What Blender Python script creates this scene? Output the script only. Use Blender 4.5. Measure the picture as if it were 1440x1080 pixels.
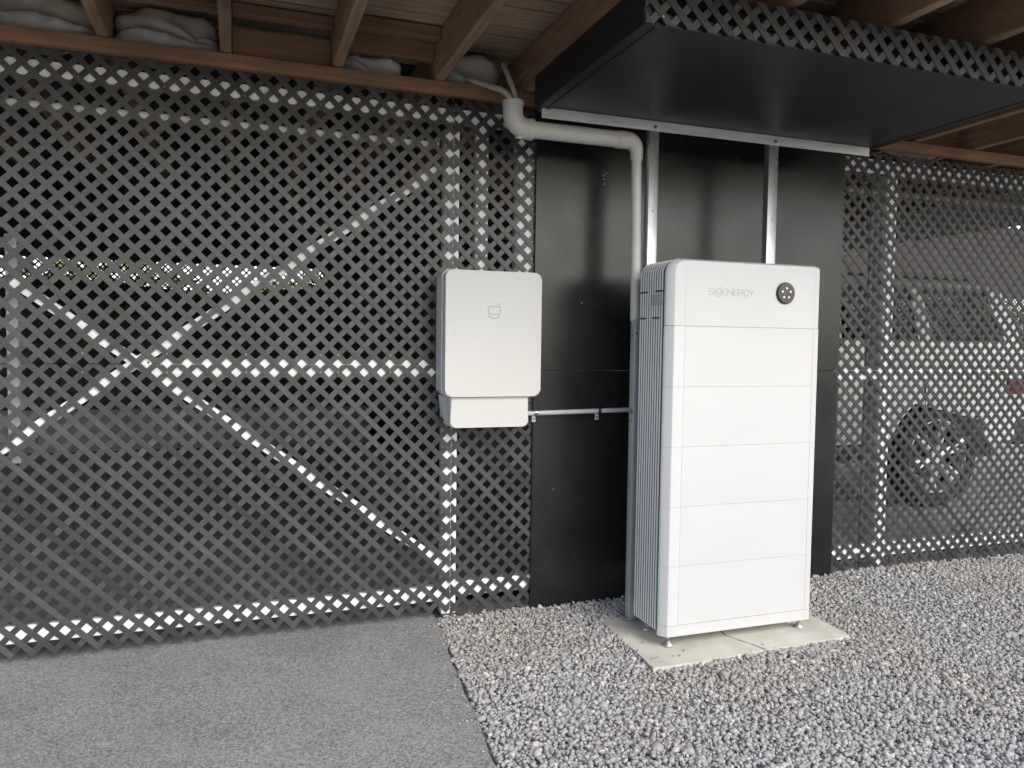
import bpy, bmesh, math, random
import numpy as np
from mathutils import Vector, Matrix

random.seed(7)
rng = np.random.default_rng(7)
S = bpy.context.scene
for o in list(bpy.data.objects):
    bpy.data.objects.remove(o)
COL = S.collection
rad = math.radians

# ------------------------------------------------------------------ camera
cam_d = bpy.data.cameras.new('camera')
cam = bpy.data.objects.new('camera', cam_d)
COL.objects.link(cam)
S.camera = cam
YAW, PITCH, ROLL = 0.3420, 0.05126, -0.01296
fwd = Vector((math.sin(YAW) * math.cos(PITCH), math.cos(YAW) * math.cos(PITCH), -math.sin(PITCH)))
rgt = Vector((math.cos(YAW), -math.sin(YAW), 0))
dwn = fwd.cross(rgt)
r2 = math.cos(ROLL) * rgt + math.sin(ROLL) * dwn
d2 = -math.sin(ROLL) * rgt + math.cos(ROLL) * dwn
m = Matrix((r2, -d2, -fwd)).transposed().to_4x4()
m.translation = Vector((-1.830, -2.981, 1.369))
cam.matrix_world = m
cam_d.sensor_width = 36
cam_d.lens = 1087.96 / 1440 * 36
cam_d.clip_end = 500
cam_d.clip_start = 0.05

# ------------------------------------------------------------------ sky and sun
SUN_EL, SUN_AZ = rad(38), math.atan2(0.28, -1.0)
w = bpy.data.worlds.new('World')
S.world = w
w.use_nodes = True
nt = w.node_tree
bg = nt.nodes['Background']
sky = nt.nodes.new('ShaderNodeTexSky')
sky.sky_type = 'NISHITA'
sky.sun_disc = False
sky.sun_elevation = SUN_EL
sky.sun_rotation = SUN_AZ
sky.air_density = 1.0
sky.dust_density = 2.0
sky.ozone_density = 1.0
grey = nt.nodes.new('ShaderNodeHueSaturation')      # thin overcast: a paler sky
grey.inputs['Saturation'].default_value = 0.7
nt.links.new(sky.outputs[0], grey.inputs['Color'])
nt.links.new(grey.outputs[0], bg.inputs[0])
bg.inputs[1].default_value = 0.15
sun_d = bpy.data.lights.new('sun', 'SUN')
sun_d.energy = 0.55
sun_d.angle = rad(30)
sun_d.color = (1.0, 0.93, 0.82)
sun = bpy.data.objects.new('sun', sun_d)
COL.objects.link(sun)
sd = Vector((math.sin(SUN_AZ) * math.cos(SUN_EL), math.cos(SUN_AZ) * math.cos(SUN_EL), math.sin(SUN_EL)))
sun.rotation_euler = sd.to_track_quat('Z', 'Y').to_euler()
sun.location = (2, -8, 6)

S.view_settings.view_transform = 'Standard'
S.view_settings.look = 'None'
S.view_settings.gamma = 1
S.view_settings.use_curve_mapping = False
S.view_settings.exposure = 1.17
S.render.engine = 'CYCLES'
S.cycles.max_bounces = 8
S.cycles.diffuse_bounces = 5
S.cycles.use_denoising = True


# ------------------------------------------------------------------ materials
def mat(name, col, rough=0.6, metal=0.0, col2=None, scale=6.0, detail=4.0, bump=0.0, bscale=None, stretch=(1, 1, 1),
        lo=0.35, hi=0.65, spec=0.5, rvar=0.0, coords='Object'):
    M = bpy.data.materials.new(name)
    M.use_nodes = True
    t = M.node_tree
    b = t.nodes['Principled BSDF']
    b.inputs['Base Color'].default_value = (*col, 1)
    b.inputs['Roughness'].default_value = rough
    b.inputs['Metallic'].default_value = metal
    b.inputs['Specular IOR Level'].default_value = spec
    tc = t.nodes.new('ShaderNodeTexCoord')
    mp = t.nodes.new('ShaderNodeMapping')
    mp.inputs['Scale'].default_value = stretch
    t.links.new(tc.outputs[coords], mp.inputs['Vector'])
    if col2 is not None or rvar:
        n = t.nodes.new('ShaderNodeTexNoise')
        n.inputs['Scale'].default_value = scale
        n.inputs['Detail'].default_value = detail
        t.links.new(mp.outputs[0], n.inputs['Vector'])
        if col2 is not None:
            r = t.nodes.new('ShaderNodeValToRGB')
            r.color_ramp.elements[0].position = lo
            r.color_ramp.elements[1].position = hi
            r.color_ramp.elements[0].color = (*col, 1)
            r.color_ramp.elements[1].color = (*col2, 1)
            t.links.new(n.outputs['Fac'], r.inputs[0])
            t.links.new(r.outputs[0], b.inputs['Base Color'])
        if rvar:
            mr = t.nodes.new('ShaderNodeMapRange')
            mr.inputs['From Min'].default_value = 0.3
            mr.inputs['From Max'].default_value = 0.7
            mr.inputs['To Min'].default_value = max(0.02, rough - rvar)
            mr.inputs['To Max'].default_value = min(1, rough + rvar)
            t.links.new(n.outputs['Fac'], mr.inputs['Value'])
            t.links.new(mr.outputs[0], b.inputs['Roughness'])
    if bump:
        n2 = t.nodes.new('ShaderNodeTexNoise')
        n2.inputs['Scale'].default_value = bscale or scale * 4
        n2.inputs['Detail'].default_value = 5
        t.links.new(mp.outputs[0], n2.inputs['Vector'])
        bp = t.nodes.new('ShaderNodeBump')
        bp.inputs['Strength'].default_value = bump
        bp.inputs['Distance'].default_value = 0.004
        t.links.new(n2.outputs['Fac'], bp.inputs['Height'])
        t.links.new(bp.outputs[0], b.inputs['Normal'])
    return M


M_white = mat('battery_white', (0.55, 0.55, 0.545), 0.42, col2=(0.53, 0.53, 0.525), scale=2.2, bump=0.03, bscale=500)
M_chamfer = mat('battery_trim', (0.565, 0.57, 0.57), 0.38, bump=0.03, bscale=500)
M_fin = mat('fin_white', (0.80, 0.81, 0.82), 0.45)
M_core = mat('fin_gap', (0.035, 0.037, 0.04), 0.7)
M_seam = mat('seam_grey', (0.45, 0.44, 0.42), 0.6)
M_letter = mat('letter_grey', (0.40, 0.39, 0.37), 0.5)
M_box = mat('gateway_white', (0.60, 0.595, 0.57), 0.40, col2=(0.575, 0.57, 0.545), scale=2.5, bump=0.03, bscale=600)
M_boxside = mat('gateway_grey', (0.52, 0.53, 0.53), 0.45, bump=0.03, bscale=500)
M_gloss = mat('gloss_black', (0.012, 0.012, 0.013), 0.12)
M_dot = mat('indicator_dot', (0.75, 0.77, 0.78), 0.3)
M_green = mat('green_strip', (0.03, 0.42, 0.13), 0.4)
M_sticker = mat('sticker', (0.5, 0.5, 0.5), 0.5, col2=(0.30, 0.30, 0.30), scale=140, stretch=(1, 1, 4))
M_galv = mat('galvanised', (0.55, 0.56, 0.57), 0.32, metal=0.8, col2=(0.44, 0.45, 0.46), scale=26, detail=6, rvar=0.10, bump=0.05, bscale=60, stretch=(1, 1, 0.25))
M_galvdull = mat('galvanised_dull', (0.58, 0.60, 0.61), 0.5, metal=0.45, col2=(0.46, 0.48, 0.49), scale=22, detail=6, rvar=0.08, bump=0.05, bscale=60, stretch=(1, 1, 0.25))
M_alu = mat('aluminium', (0.76, 0.77, 0.76), 0.38, metal=0.4, col2=(0.565, 0.57, 0.57), scale=14, stretch=(0.3, 1, 3), rvar=0.06)
M_screw = mat('screw', (0.36, 0.36, 0.36), 0.35, metal=1.0)
M_pvc = mat('pvc_cream', (0.58, 0.58, 0.535), 0.34, col2=(0.53, 0.53, 0.485), scale=5, stretch=(1, 1, 1), bump=0.02)
M_pvcgrey = mat('pvc_grey', (0.50, 0.51, 0.53), 0.4, col2=(0.45, 0.46, 0.48), scale=9)
M_hose = mat('hose', (0.55, 0.53, 0.46), 0.5, col2=(0.45, 0.43, 0.37), scale=18)
M_panel = mat('black_sheet', (0.011, 0.011, 0.012), 0.27, col2=(0.015, 0.0148, 0.0145), scale=3.0, rvar=0.05, spec=0.48, bump=0.015, bscale=12)
M_soffit = mat('soffit_sheet', (0.014, 0.015, 0.016), 0.45, col2=(0.018, 0.019, 0.020), scale=3.0, rvar=0.05, bump=0.05, bscale=20)
M_fascia = mat('black_timber', (0.012, 0.012, 0.014), 0.5, bump=0.2, bscale=30, stretch=(1, .1, 1))
M_rust = mat('screw_dull', (0.06, 0.06, 0.06), 0.5, metal=0.6)


def wood(name, a, b, stretch, rough=0.75):
    M = mat(name, a, rough, col2=b, scale=9, detail=8, bump=0.35, bscale=30, stretch=stretch, lo=0.3, hi=0.7, coords='Object')
    t = M.node_tree
    bs = t.nodes['Principled BSDF']
    # big-scale weathering and knots
    ge = t.nodes.new('ShaderNodeNewGeometry')
    n = t.nodes.new('ShaderNodeTexNoise')
    n.inputs['Scale'].default_value = 2.3
    n.inputs['Detail'].default_value = 5
    t.links.new(ge.outputs['Position'], n.inputs['Vector'])
    oi = t.nodes.new('ShaderNodeObjectInfo')
    mr = t.nodes.new('ShaderNodeMapRange')
    mr.inputs['From Min'].default_value = 0.3
    mr.inputs['From Max'].default_value = 0.75
    mr.inputs['To Min'].default_value = 0.55
    mr.inputs['To Max'].default_value = 1.25
    t.links.new(n.outputs['Fac'], mr.inputs['Value'])
    ad = t.nodes.new('ShaderNodeMath')
    ad.operation = 'MULTIPLY_ADD'
    t.links.new(oi.outputs['Random'], ad.inputs[0])
    ad.inputs[1].default_value = 0.35
    t.links.new(mr.outputs[0], ad.inputs[2])
    hs = t.nodes.new('ShaderNodeHueSaturation')
    src = bs.inputs['Base Color'].links[0].from_socket
    t.links.new(src, hs.inputs['Color'])
    t.links.new(ad.outputs[0], hs.inputs['Value'])
    t.links.new(hs.outputs[0], bs.inputs['Base Color'])
    return M


M_joist = wood('joist_timber', (0.21, 0.120, 0.068), (0.33, 0.212, 0.130), (6, 0.5, 6))
M_rim = wood('rim_timber', (0.18, 0.093, 0.046), (0.26, 0.145, 0.078), (0.5, 6, 6))
M_deck = wood('deck_timber', (0.32, 0.225, 0.15), (0.46, 0.345, 0.245), (0.4, 5, 5))
M_wrap = mat('insulation_wrap', (0.60, 0.61, 0.58), 0.38, col2=(0.42, 0.39, 0.34), scale=5, detail=6, bump=0.5, bscale=14)
M_wrap2 = mat('insulation_wool', (0.58, 0.51, 0.41), 0.8, col2=(0.38, 0.33, 0.27), scale=7, detail=6, bump=0.7, bscale=24)
M_paint = mat('white_paint', (0.84, 0.84, 0.83), 0.5, col2=(0.76, 0.755, 0.73), scale=7, detail=6, bump=0.08, bscale=40, lo=0.45, hi=0.8)
M_earth = mat('earth', (0.035, 0.028, 0.022), 0.95, col2=(0.09, 0.075, 0.06), scale=22, detail=8, bump=1.0, bscale=40)
M_conc = mat('concrete_wall', (0.16, 0.165, 0.165), 0.85, col2=(0.21, 0.21, 0.205), scale=5, detail=7, bump=0.2, bscale=60)
M_concd = mat('dark_block', (0.055, 0.052, 0.048), 0.9, col2=(0.085, 0.08, 0.075), scale=5, detail=7, bump=.3, bscale=50)  # darker concrete colour for the lower course of the block wall
M_dark = mat('dark_board', (0.05, 0.04, 0.035), 0.9)


# lattice slat: moulded plastic with lengthwise ribs (local y is across the slat)
def slat_material():
    M = mat('lattice_plastic', (0.044, 0.0445, 0.045), 0.36, col2=(0.060, 0.060, 0.060), scale=5, detail=5, rvar=0.05, spec=0.5)
    t = M.node_tree
    b = t.nodes['Principled BSDF']
    b.inputs['IOR'].default_value = 1.5
    src = b.inputs['Base Color'].links[0].from_socket
    oi = t.nodes.new('ShaderNodeObjectInfo')
    mr = t.nodes.new('ShaderNodeMapRange')
    mr.inputs['To Min'].default_value = 0.75
    mr.inputs['To Max'].default_value = 1.45
    t.links.new(oi.outputs['Random'], mr.inputs['Value'])
    hs = t.nodes.new('ShaderNodeHueSaturation')
    t.links.new(src, hs.inputs['Color'])
    t.links.new(mr.outputs[0], hs.inputs['Value'])
    t.links.new(hs.outputs[0], b.inputs['Base Color'])
    return M


M_slat = slat_material()
M_farslat = mat('far_lattice', (0.025, 0.026, 0.027), 0.6)


def asphalt_material():
    M = mat('asphalt', (0.21, 0.21, 0.21), 0.85, col2=(0.25, 0.25, 0.25), scale=2.6, detail=8, coords='Object')
    t = M.node_tree
    b = t.nodes['Principled BSDF']
    src = b.inputs['Base Color'].links[0].from_socket
    tc = t.nodes.new('ShaderNodeTexCoord')
    vo = t.nodes.new('ShaderNodeTexVoronoi')
    vo.inputs['Scale'].default_value = 150
    t.links.new(tc.outputs['Object'], vo.inputs['Vector'])
    n = t.nodes.new('ShaderNodeTexNoise')
    n.inputs['Scale'].default_value = 260
    n.inputs['Detail'].default_value = 3
    t.links.new(tc.outputs['Object'], n.inputs['Vector'])
    sx = t.nodes.new('ShaderNodeSeparateColor')
    t.links.new(vo.outputs['Color'], sx.inputs[0])
    mr = t.nodes.new('ShaderNodeMapRange')
    mr.inputs['To Min'].default_value = 0.58
    mr.inputs['To Max'].default_value = 1.55
    t.links.new(sx.outputs[0], mr.inputs['Value'])
    hs = t.nodes.new('ShaderNodeHueSaturation')
    t.links.new(src, hs.inputs['Color'])
    t.links.new(mr.outputs[0], hs.inputs['Value'])
    # pale dusty streaks and grit
    n3 = t.nodes.new('ShaderNodeTexNoise')
    n3.inputs['Scale'].default_value = 1.7
    n3.inputs['Detail'].default_value = 9
    n3.inputs['Roughness'].default_value = 0.65
    t.links.new(tc.outputs['Object'], n3.inputs['Vector'])
    rp = t.nodes.new('ShaderNodeValToRGB')
    rp.color_ramp.elements[0].position = 0.48
    rp.color_ramp.elements[1].position = 0.72
    rp.color_ramp.elements[1].color = (0.4, 0.4, 0.4, 1)
    t.links.new(n3.outputs['Fac'], rp.inputs[0])
    mx = t.nodes.new('ShaderNodeMix')
    mx.data_type = 'RGBA'
    t.links.new(rp.outputs[0], mx.inputs[0])
    t.links.new(hs.outputs[0], mx.inputs[6])
    mx.inputs[7].default_value = (0.34, 0.33, 0.315, 1)
    t.links.new(mx.outputs[2], b.inputs['Base Color'])
    bp = t.nodes.new('ShaderNodeBump')
    bp.inputs['Strength'].default_value = 0.5
    bp.inputs['Distance'].default_value = 0.004
    ad = t.nodes.new('ShaderNodeMath')
    t.links.new(vo.outputs['Distance'], ad.inputs[0])
    t.links.new(n.outputs['Fac'], ad.inputs[1])
    t.links.new(ad.outputs[0], bp.inputs['Height'])
    t.links.new(bp.outputs[0], b.inputs['Normal'])
    return M


def stone_material():
    M = bpy.data.materials.new('gravel_stone')
    M.use_nodes = True
    t = M.node_tree
    b = t.nodes['Principled BSDF']
    b.inputs['Roughness'].default_value = 0.75
    ge = t.nodes.new('ShaderNodeNewGeometry')
    r = t.nodes.new('ShaderNodeValToRGB')
    e = r.color_ramp.elements
    e[0].position = 0.0
    e[0].color = (0.27, 0.268, 0.266, 1)
    e[1].position = 1.0
    e[1].color = (0.54, 0.53, 0.515, 1)
    for pos, c in ((0.3, (0.315, 0.314, 0.312)), (0.6, (0.35, 0.347, 0.343)), (0.86, (0.39, 0.383, 0.374)), (0.93, (0.43, 0.40, 0.365))):
        k = r.color_ramp.elements.new(pos)
        k.color = (*c, 1)
    t.links.new(ge.outputs['Random Per Island'], r.inputs[0])
    n = t.nodes.new('ShaderNodeTexNoise')
    n.inputs['Scale'].default_value = 90
    n.inputs['Detail'].default_value = 4
    t.links.new(ge.outputs['Position'], n.inputs['Vector'])
    n2 = t.nodes.new('ShaderNodeTexNoise')
    n2.inputs['Scale'].default_value = 1.4
    n2.inputs['Detail'].default_value = 4
    t.links.new(ge.outputs['Position'], n2.inputs['Vector'])
    mr = t.nodes.new('ShaderNodeMapRange')
    mr.inputs['From Min'].default_value = 0.25
    mr.inputs['From Max'].default_value = 0.75
    mr.inputs['To Min'].default_value = 0.75
    mr.inputs['To Max'].default_value = 1.2
    t.links.new(n.outputs['Fac'], mr.inputs['Value'])
    hs = t.nodes.new('ShaderNodeHueSaturation')
    t.links.new(r.outputs[0], hs.inputs['Color'])
    t.links.new(mr.outputs[0], hs.inputs['Value'])
    mx = t.nodes.new('ShaderNodeMix')
    mx.data_type = 'RGBA'
    mx.blend_type = 'MULTIPLY'
    rp = t.nodes.new('ShaderNodeValToRGB')
    rp.color_ramp.elements[0].position = 0.45
    rp.color_ramp.elements[0].color = (1, 1, 1, 1)
    rp.color_ramp.elements[1].position = 0.75
    rp.color_ramp.elements[1].color = (1.0, 0.94, 0.86, 1)
    t.links.new(n2.outputs['Fac'], rp.inputs[0])
    mx.inputs[0].default_value = 1.0
    t.links.new(hs.outputs[0], mx.inputs[6])
    t.links.new(rp.outputs[0], mx.inputs[7])
    t.links.new(mx.outputs[2], b.inputs['Base Color'])
    bp = t.nodes.new('ShaderNodeBump')
    bp.inputs['Strength'].default_value = 0.4
    bp.inputs['Distance'].default_value = 0.002
    t.links.new(n.outputs['Fac'], bp.inputs['Height'])
    t.links.new(bp.outputs[0], b.inputs['Normal'])
    return M


M_asph = asphalt_material()
M_stone = stone_material()
M_gravbase = mat('gravel_base', (0.26, 0.26, 0.26), 0.9, col2=(0.38, 0.375, 0.37), scale=60, detail=3, bump=1.0, bscale=60)
M_slab = mat('pad_concrete', (0.44, 0.425, 0.36), 0.85, col2=(0.60, 0.59, 0.52), scale=5, detail=8, bump=0.35, bscale=70, lo=0.3, hi=0.7)


# ------------------------------------------------------------------ builders
def link(name, me, mt=None, parent=None, loc=None):
    o = bpy.data.objects.new(name, me)
    COL.objects.link(o)
    if mt is not None and me is not None and not me.materials:
        me.materials.append(mt)
    if parent is not None:
        o.parent = parent
    if loc is not None:
        o.location = loc
    return o


def tag(o, label, cat, group=None):
    o['label'] = label
    o['category'] = cat
    if group:
        o['group'] = group
    return o


def thing(name, label, cat, loc=(0, 0, 0), group=None):
    o = bpy.data.objects.new(name, None)
    COL.objects.link(o)
    o.location = loc
    o.empty_display_size = 0.1
    return tag(o, label, cat, group)


def structure(o):
    o['kind'] = 'structure'
    return o


def from_bm(name, bm, mt, parent=None, loc=None, smooth=False, angle=35):
    bmesh.ops.recalc_face_normals(bm, faces=bm.faces)
    me = bpy.data.meshes.new(name)
    bm.to_mesh(me)
    bm.free()
    if smooth:
        for p in me.polygons:
            p.use_smooth = True
        try:
            me.set_sharp_from_angle(angle=rad(angle))
        except Exception:
            pass
    return link(name, me, mt, parent, loc)


def box(name, x, y, z, mt, parent=None, bev=0.0, seg=2, off=(0, 0, 0)):
    """x, y, z are (min, max) in world metres; off is the parent's location"""
    bm = bmesh.new()
    bmesh.ops.create_cube(bm, size=1)
    c = Vector(((x[0] + x[1]) / 2, (y[0] + y[1]) / 2, (z[0] + z[1]) / 2))
    for v in bm.verts:
        v.co = Vector((v.co.x * (x[1] - x[0]), v.co.y * (y[1] - y[0]), v.co.z * (z[1] - z[0])))
    if bev:
        bmesh.ops.bevel(bm, geom=list(bm.edges), offset=bev, segments=seg, affect='EDGES', profile=0.5)
    return from_bm(name, bm, mt, parent, c - Vector(off), smooth=bool(bev))


def prism(name, poly, y0, y1, mt, parent=None, loc=None, bev=0.0, smooth=False):
    """outline in the x-z plane pushed from y0 to y1"""
    bm = bmesh.new()
    a = [bm.verts.new((x, y0, z)) for x, z in poly]
    b = [bm.verts.new((x, y1, z)) for x, z in poly]
    n = len(poly)
    bm.faces.new(a)
    bm.faces.new(b[::-1])
    for i in range(n):
        bm.faces.new((a[i], b[i], b[(i + 1) % n], a[(i + 1) % n]))
    if bev:
        es = [e for e in bm.edges if abs(e.verts[0].co.y - y0) < 1e-6 and abs(e.verts[1].co.y - y0) < 1e-6]
        bmesh.ops.bevel(bm, geom=es, offset=bev, segments=3, affect='EDGES', profile=0.5)
        big = max((f for f in bm.faces if abs(f.calc_center_median().y - y0) < 1e-5), key=lambda f: f.calc_area())
        bmesh.ops.inset_individual(bm, faces=[big], thickness=0.002)
    return from_bm(name, bm, mt, parent, loc, smooth=smooth or bool(bev))


def rrect(x0, x1, z0, z1, r, n=6):
    """rounded rectangle outline; r = (bl, br, tr, tl)"""
    if not isinstance(r, (tuple, list)):
        r = (r,) * 4
    pts = []
    for (cx, cz, a0, rr) in ((x0 + r[0], z0 + r[0], 180, r[0]), (x1 - r[1], z0 + r[1], 270, r[1]),
                             (x1 - r[2], z1 - r[2], 0, r[2]), (x0 + r[3], z1 - r[3], 90, r[3])):
        if rr < 1e-5:
            pts.append((cx, cz))
        else:
            for i in range(n + 1):
                a = rad(a0 + 90 * i / n)
                pts.append((cx + rr * math.cos(a), cz + rr * math.sin(a)))
    return pts


def tube_bm(bm, pts, r, seg=14, cap=True):
    pts = [Vector(p) for p in pts]
    rs = r if isinstance(r, (list, tuple)) else [r] * len(pts)
    up = Vector((0.13, 0.31, 0.94))
    rings = []
    for i, p in enumerate(pts):
        t = (pts[min(i + 1, len(pts) - 1)] - pts[max(i - 1, 0)]).normalized()
        if i == 0:
            u = (up - up.dot(t) * t).normalized()
        else:
            u = (u - u.dot(t) * t).normalized()
        v = t.cross(u)
        rings.append([bm.verts.new(p + rs[i] * (math.cos(2 * math.pi * k / seg) * u + math.sin(2 * math.pi * k / seg) * v)) for k in range(seg)])
    for a, b in zip(rings, rings[1:]):
        for k in range(seg):
            bm.faces.new((a[k], a[(k + 1) % seg], b[(k + 1) % seg], b[k]))
    if cap:
        bm.faces.new(rings[0][::-1])
        bm.faces.new(rings[-1])
    return bm


def tube(name, pts, r, mt, parent=None, seg=14):
    return from_bm(name, tube_bm(bmesh.new(), pts, r, seg), mt, parent, smooth=True, angle=50)


def smooth_path(ctrl, n=8):
    out = []
    P = [Vector(c) for c in ctrl]
    P = [2 * P[0] - P[1]] + P + [2 * P[-1] - P[-2]]
    for i in range(1, len(P) - 2):
        for k in range(n):
            t = k / n
            a, b, c, d = P[i - 1], P[i], P[i + 1], P[i + 2]
            out.append(0.5 * ((2 * b) + (c - a) * t + (2 * a - 5 * b + 4 * c - d) * t * t + (3 * b - a - 3 * c + d) * t ** 3))
    out.append(P[-2])
    return out


def disc(name, c, r, d, axis, mt, parent=None, seg=24, dome=0.0):
    """short cylinder centred on c whose axis is 'x', 'y' or 'z'"""
    bm = bmesh.new()
    bmesh.ops.create_cone(bm, cap_ends=True, segments=seg, radius1=r, radius2=r * (1 - dome), depth=d)
    if axis == 'y':
        bmesh.ops.rotate(bm, verts=bm.verts, matrix=Matrix.Rotation(rad(90), 3, 'X'))
    if axis == 'x':
        bmesh.ops.rotate(bm, verts=bm.verts, matrix=Matrix.Rotation(rad(90), 3, 'Y'))
    return from_bm(name, bm, mt, parent, c, smooth=True)


def ribbon(name, strokes, width, y0, depth, mt, parent=None):
    """flat raised lettering: polylines in x-z drawn with a given stroke width"""
    bm = bmesh.new()
    h = width / 2
    for st in strokes:
        n = len(st)
        closed = n > 2 and st[0] == st[-1]
        L, Rr = [], []
        for i in range(n):
            p = Vector(st[i])
            if closed and i in (0, n - 1):
                t1 = (Vector(st[n - 1]) - Vector(st[n - 2])).normalized()
                t2 = (Vector(st[1]) - Vector(st[0])).normalized()
            else:
                t1 = (p - Vector(st[i - 1])).normalized() if i > 0 else None
                t2 = (Vector(st[i + 1]) - p).normalized() if i < n - 1 else None
            t1 = t1 or t2
            t2 = t2 or t1
            t = (t1 + t2).normalized() if (t1 + t2).length > 1e-6 else t1
            nr = Vector((-t.y, t.x))
            k = h / max(0.45, nr.dot(Vector((-t1.y, t1.x))))
            if i == 0 and not closed:
                p = p - t * h * 0.6
            if i == n - 1 and not closed:
                p = p + t * h * 0.6
            L.append(p + nr * k)
            Rr.append(p - nr * k)
        for i in range(n - 1):
            q = [L[i], Rr[i], Rr[i + 1], L[i + 1]]
            a = [bm.verts.new((v.x, y0, v.y)) for v in q]
            b = [bm.verts.new((v.x, y0 - depth, v.y)) for v in q]
            bm.faces.new(b)
            for j in range(4):
                bm.faces.new((a[j], a[(j + 1) % 4], b[(j + 1) % 4], b[j]))
    return from_bm(name, bm, mt, parent)


# ------------------------------------------------------------------ ground
def sheet(name, poly, z, mt):
    me = bpy.data.meshes.new(name)
    me.from_pydata([(x, y, z) for x, y in poly], [], [tuple(range(len(poly)))])
    return structure(link(name, me, mt))


M_ground = mat('far_ground', (0.27, 0.27, 0.25), 0.9, col2=(0.34, 0.33, 0.31), scale=0.6, detail=6)
sheet('ground', [(-150, -150), (150, -150), (150, 150), (-150, 150)], -0.06, M_ground)


def edge_x(y):
    return -0.911 - 0.095 * (0.69 - y)


# asphalt drive, cut along the slanted edge where the gravel begins
ys = np.linspace(-9, 0.69, 60)
edge = [(edge_x(y) + random.uniform(-0.012, 0.012), float(y)) for y in ys]
asph_poly = [(-14, -9)] + edge + [(-0.90, 0.76), (-0.90, 1.0), (8, 1.0), (8, 4.0), (-14, 4.0)]
sheet('asphalt', asph_poly, 0.0, M_asph)
sheet('gravel_bed', [(-2.6, -9), (9, -9), (9, 1.0), (-0.9, 1.0)], -0.022, M_gravbase)


def build_gravel():
    bm = bmesh.new()
    bmesh.ops.create_icosphere(bm, subdivisions=1, radius=1)
    bm.verts.ensure_lookup_table()
    base = np.array([v.co[:] for v in bm.verts])
    faces = np.array([[v.index for v in f.verts] for f in bm.faces])
    bm.free()
    pts = []
    x = -1.45
    # two jittered grids: a lower bed and an upper scatter
    for (pitch, z0, keep) in ((0.0155, -0.0070, 1.0), (0.0172, -0.0005, 0.60)):
        gx = np.arange(-1.30, 3.75, pitch)
        gy = np.arange(-2.0, 0.84, pitch)
        X, Y = np.meshgrid(gx, gy)
        X = X.ravel() + rng.uniform(-.5, .5, X.size) * pitch
        Y = Y.ravel() + rng.uniform(-.5, .5, Y.size) * pitch
        k = rng.random(X.size) < keep
        k &= X > (-0.911 - 0.095 * (0.69 - Y)) + 0.004 + rng.uniform(0, 0.012, X.size)
        k &= ~((Y > 0.71) & (X < -0.40) & (X < -0.86))
        # keep the pad clear apart from its ragged rim
        wob = 0.006 * np.sin(X * 31) + 0.006 * np.sin(Y * 43 + 1)
        inside = (X > -0.171 + 0.06 * (Y + .164) + 0.008 + wob) & (X < 0.897 + wob) & (Y > -0.158 + 0.031 * (X + .17) + 0.006 + wob) & (Y < 0.425 + wob)
        k &= ~inside
        # thin out what lies in front of the frame and under the black sheet
        X, Y = X[k], Y[k]
        und = 0.006 * np.sin(X * 3.1 + Y * 2.3) + 0.005 * np.sin(Y * 5.7 - X * 1.3)
        bank = 0.016 * np.clip((Y - 0.45) / 0.3, 0, 1)
        pts.append(np.c_[X, Y, z0 + und + bank + rng.normal(0, .0024, X.size)])
    P = np.vstack(pts)
    n = len(P)
    s = rng.lognormal(0, 0.30, n)[:, None] * np.c_[rng.uniform(.9, 1.35, n), rng.uniform(.75, 1.05, n), rng.uniform(.55, .85, n)] * 0.0089
    # random rotations
    q = rng.normal(size=(n, 4))
    q[:, 1:3] *= 0.45
    q /= np.linalg.norm(q, axis=1)[:, None]
    a, b, c, d = q.T
    Rm = np.stack([1 - 2 * (c * c + d * d), 2 * (b * c - a * d), 2 * (b * d + a * c),
                   2 * (b * c + a * d), 1 - 2 * (b * b + d * d), 2 * (c * d - a * b),
                   2 * (b * d - a * c), 2 * (c * d + a * b), 1 - 2 * (b * b + c * c)], 1).reshape(n, 3, 3)
    V = base[None] * (1 + rng.uniform(-.24, .2, (n, len(base), 1)))
    V = V * s[:, None, :]
    V = np.einsum('nij,nvj->nvi', Rm, V) + P[:, None, :]
    F = faces[None] + (np.arange(n) * len(base))[:, None, None]
    me = bpy.data.meshes.new('gravel')
    nv, nf = n * len(base), n * len(faces)
    me.vertices.add(nv)
    me.vertices.foreach_set('co', V.astype(np.float32).ravel())
    me.loops.add(nf * 3)
    me.loops.foreach_set('vertex_index', F.astype(np.int32).ravel())
    me.polygons.add(nf)
    me.polygons.foreach_set('loop_start', np.arange(nf, dtype=np.int32) * 3)
    me.update(calc_edges=True)
    me.validate()
    o = link('gravel', me, M_stone)
    o['kind'] = 'stuff'
    o['label'] = 'loose grey crushed stone gravel around the concrete pad'
    o['category'] = 'gravel'


build_gravel()

# a few stray stones kicked out on the asphalt stay part of one scatter
bm = bmesh.new()
for i in range(60):
    y = random.uniform(-1.0, 0.66)
    x = edge_x(y) - abs(random.gauss(0, 0.045)) - 0.006 if i < 48 else random.uniform(-2.7, -1.1)
    r = random.uniform(0.002, 0.0065) if i < 48 else random.uniform(0.0025, 0.005)
    g = bmesh.ops.create_icosphere(bm, subdivisions=1, radius=r)
    for v in g['verts']:
        v.co = Vector((v.co.x * random.uniform(.8, 1.3), v.co.y, v.co.z * 0.7)) + Vector((x, y, r * 0.5))
for i in range(16):
    r = random.uniform(0.003, 0.008)
    x, y = (random.uniform(-0.14, 0.85), random.uniform(-0.13, -0.04)) if i < 11 else (random.uniform(-.14, -.07), random.uniform(-.1, .35))
    g = bmesh.ops.create_icosphere(bm, subdivisions=1, radius=r)
    for v in g['verts']:
        v.co = Vector((v.co.x * random.uniform(.8, 1.3), v.co.y, v.co.z * 0.6)) + Vector((x, y, 0.008 + r * 0.5))
o = from_bm('stray_gravel', bm, M_stone)
o['kind'] = 'stuff'
o['label'] = 'stray stones lying on the asphalt and the concrete pad'
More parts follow.
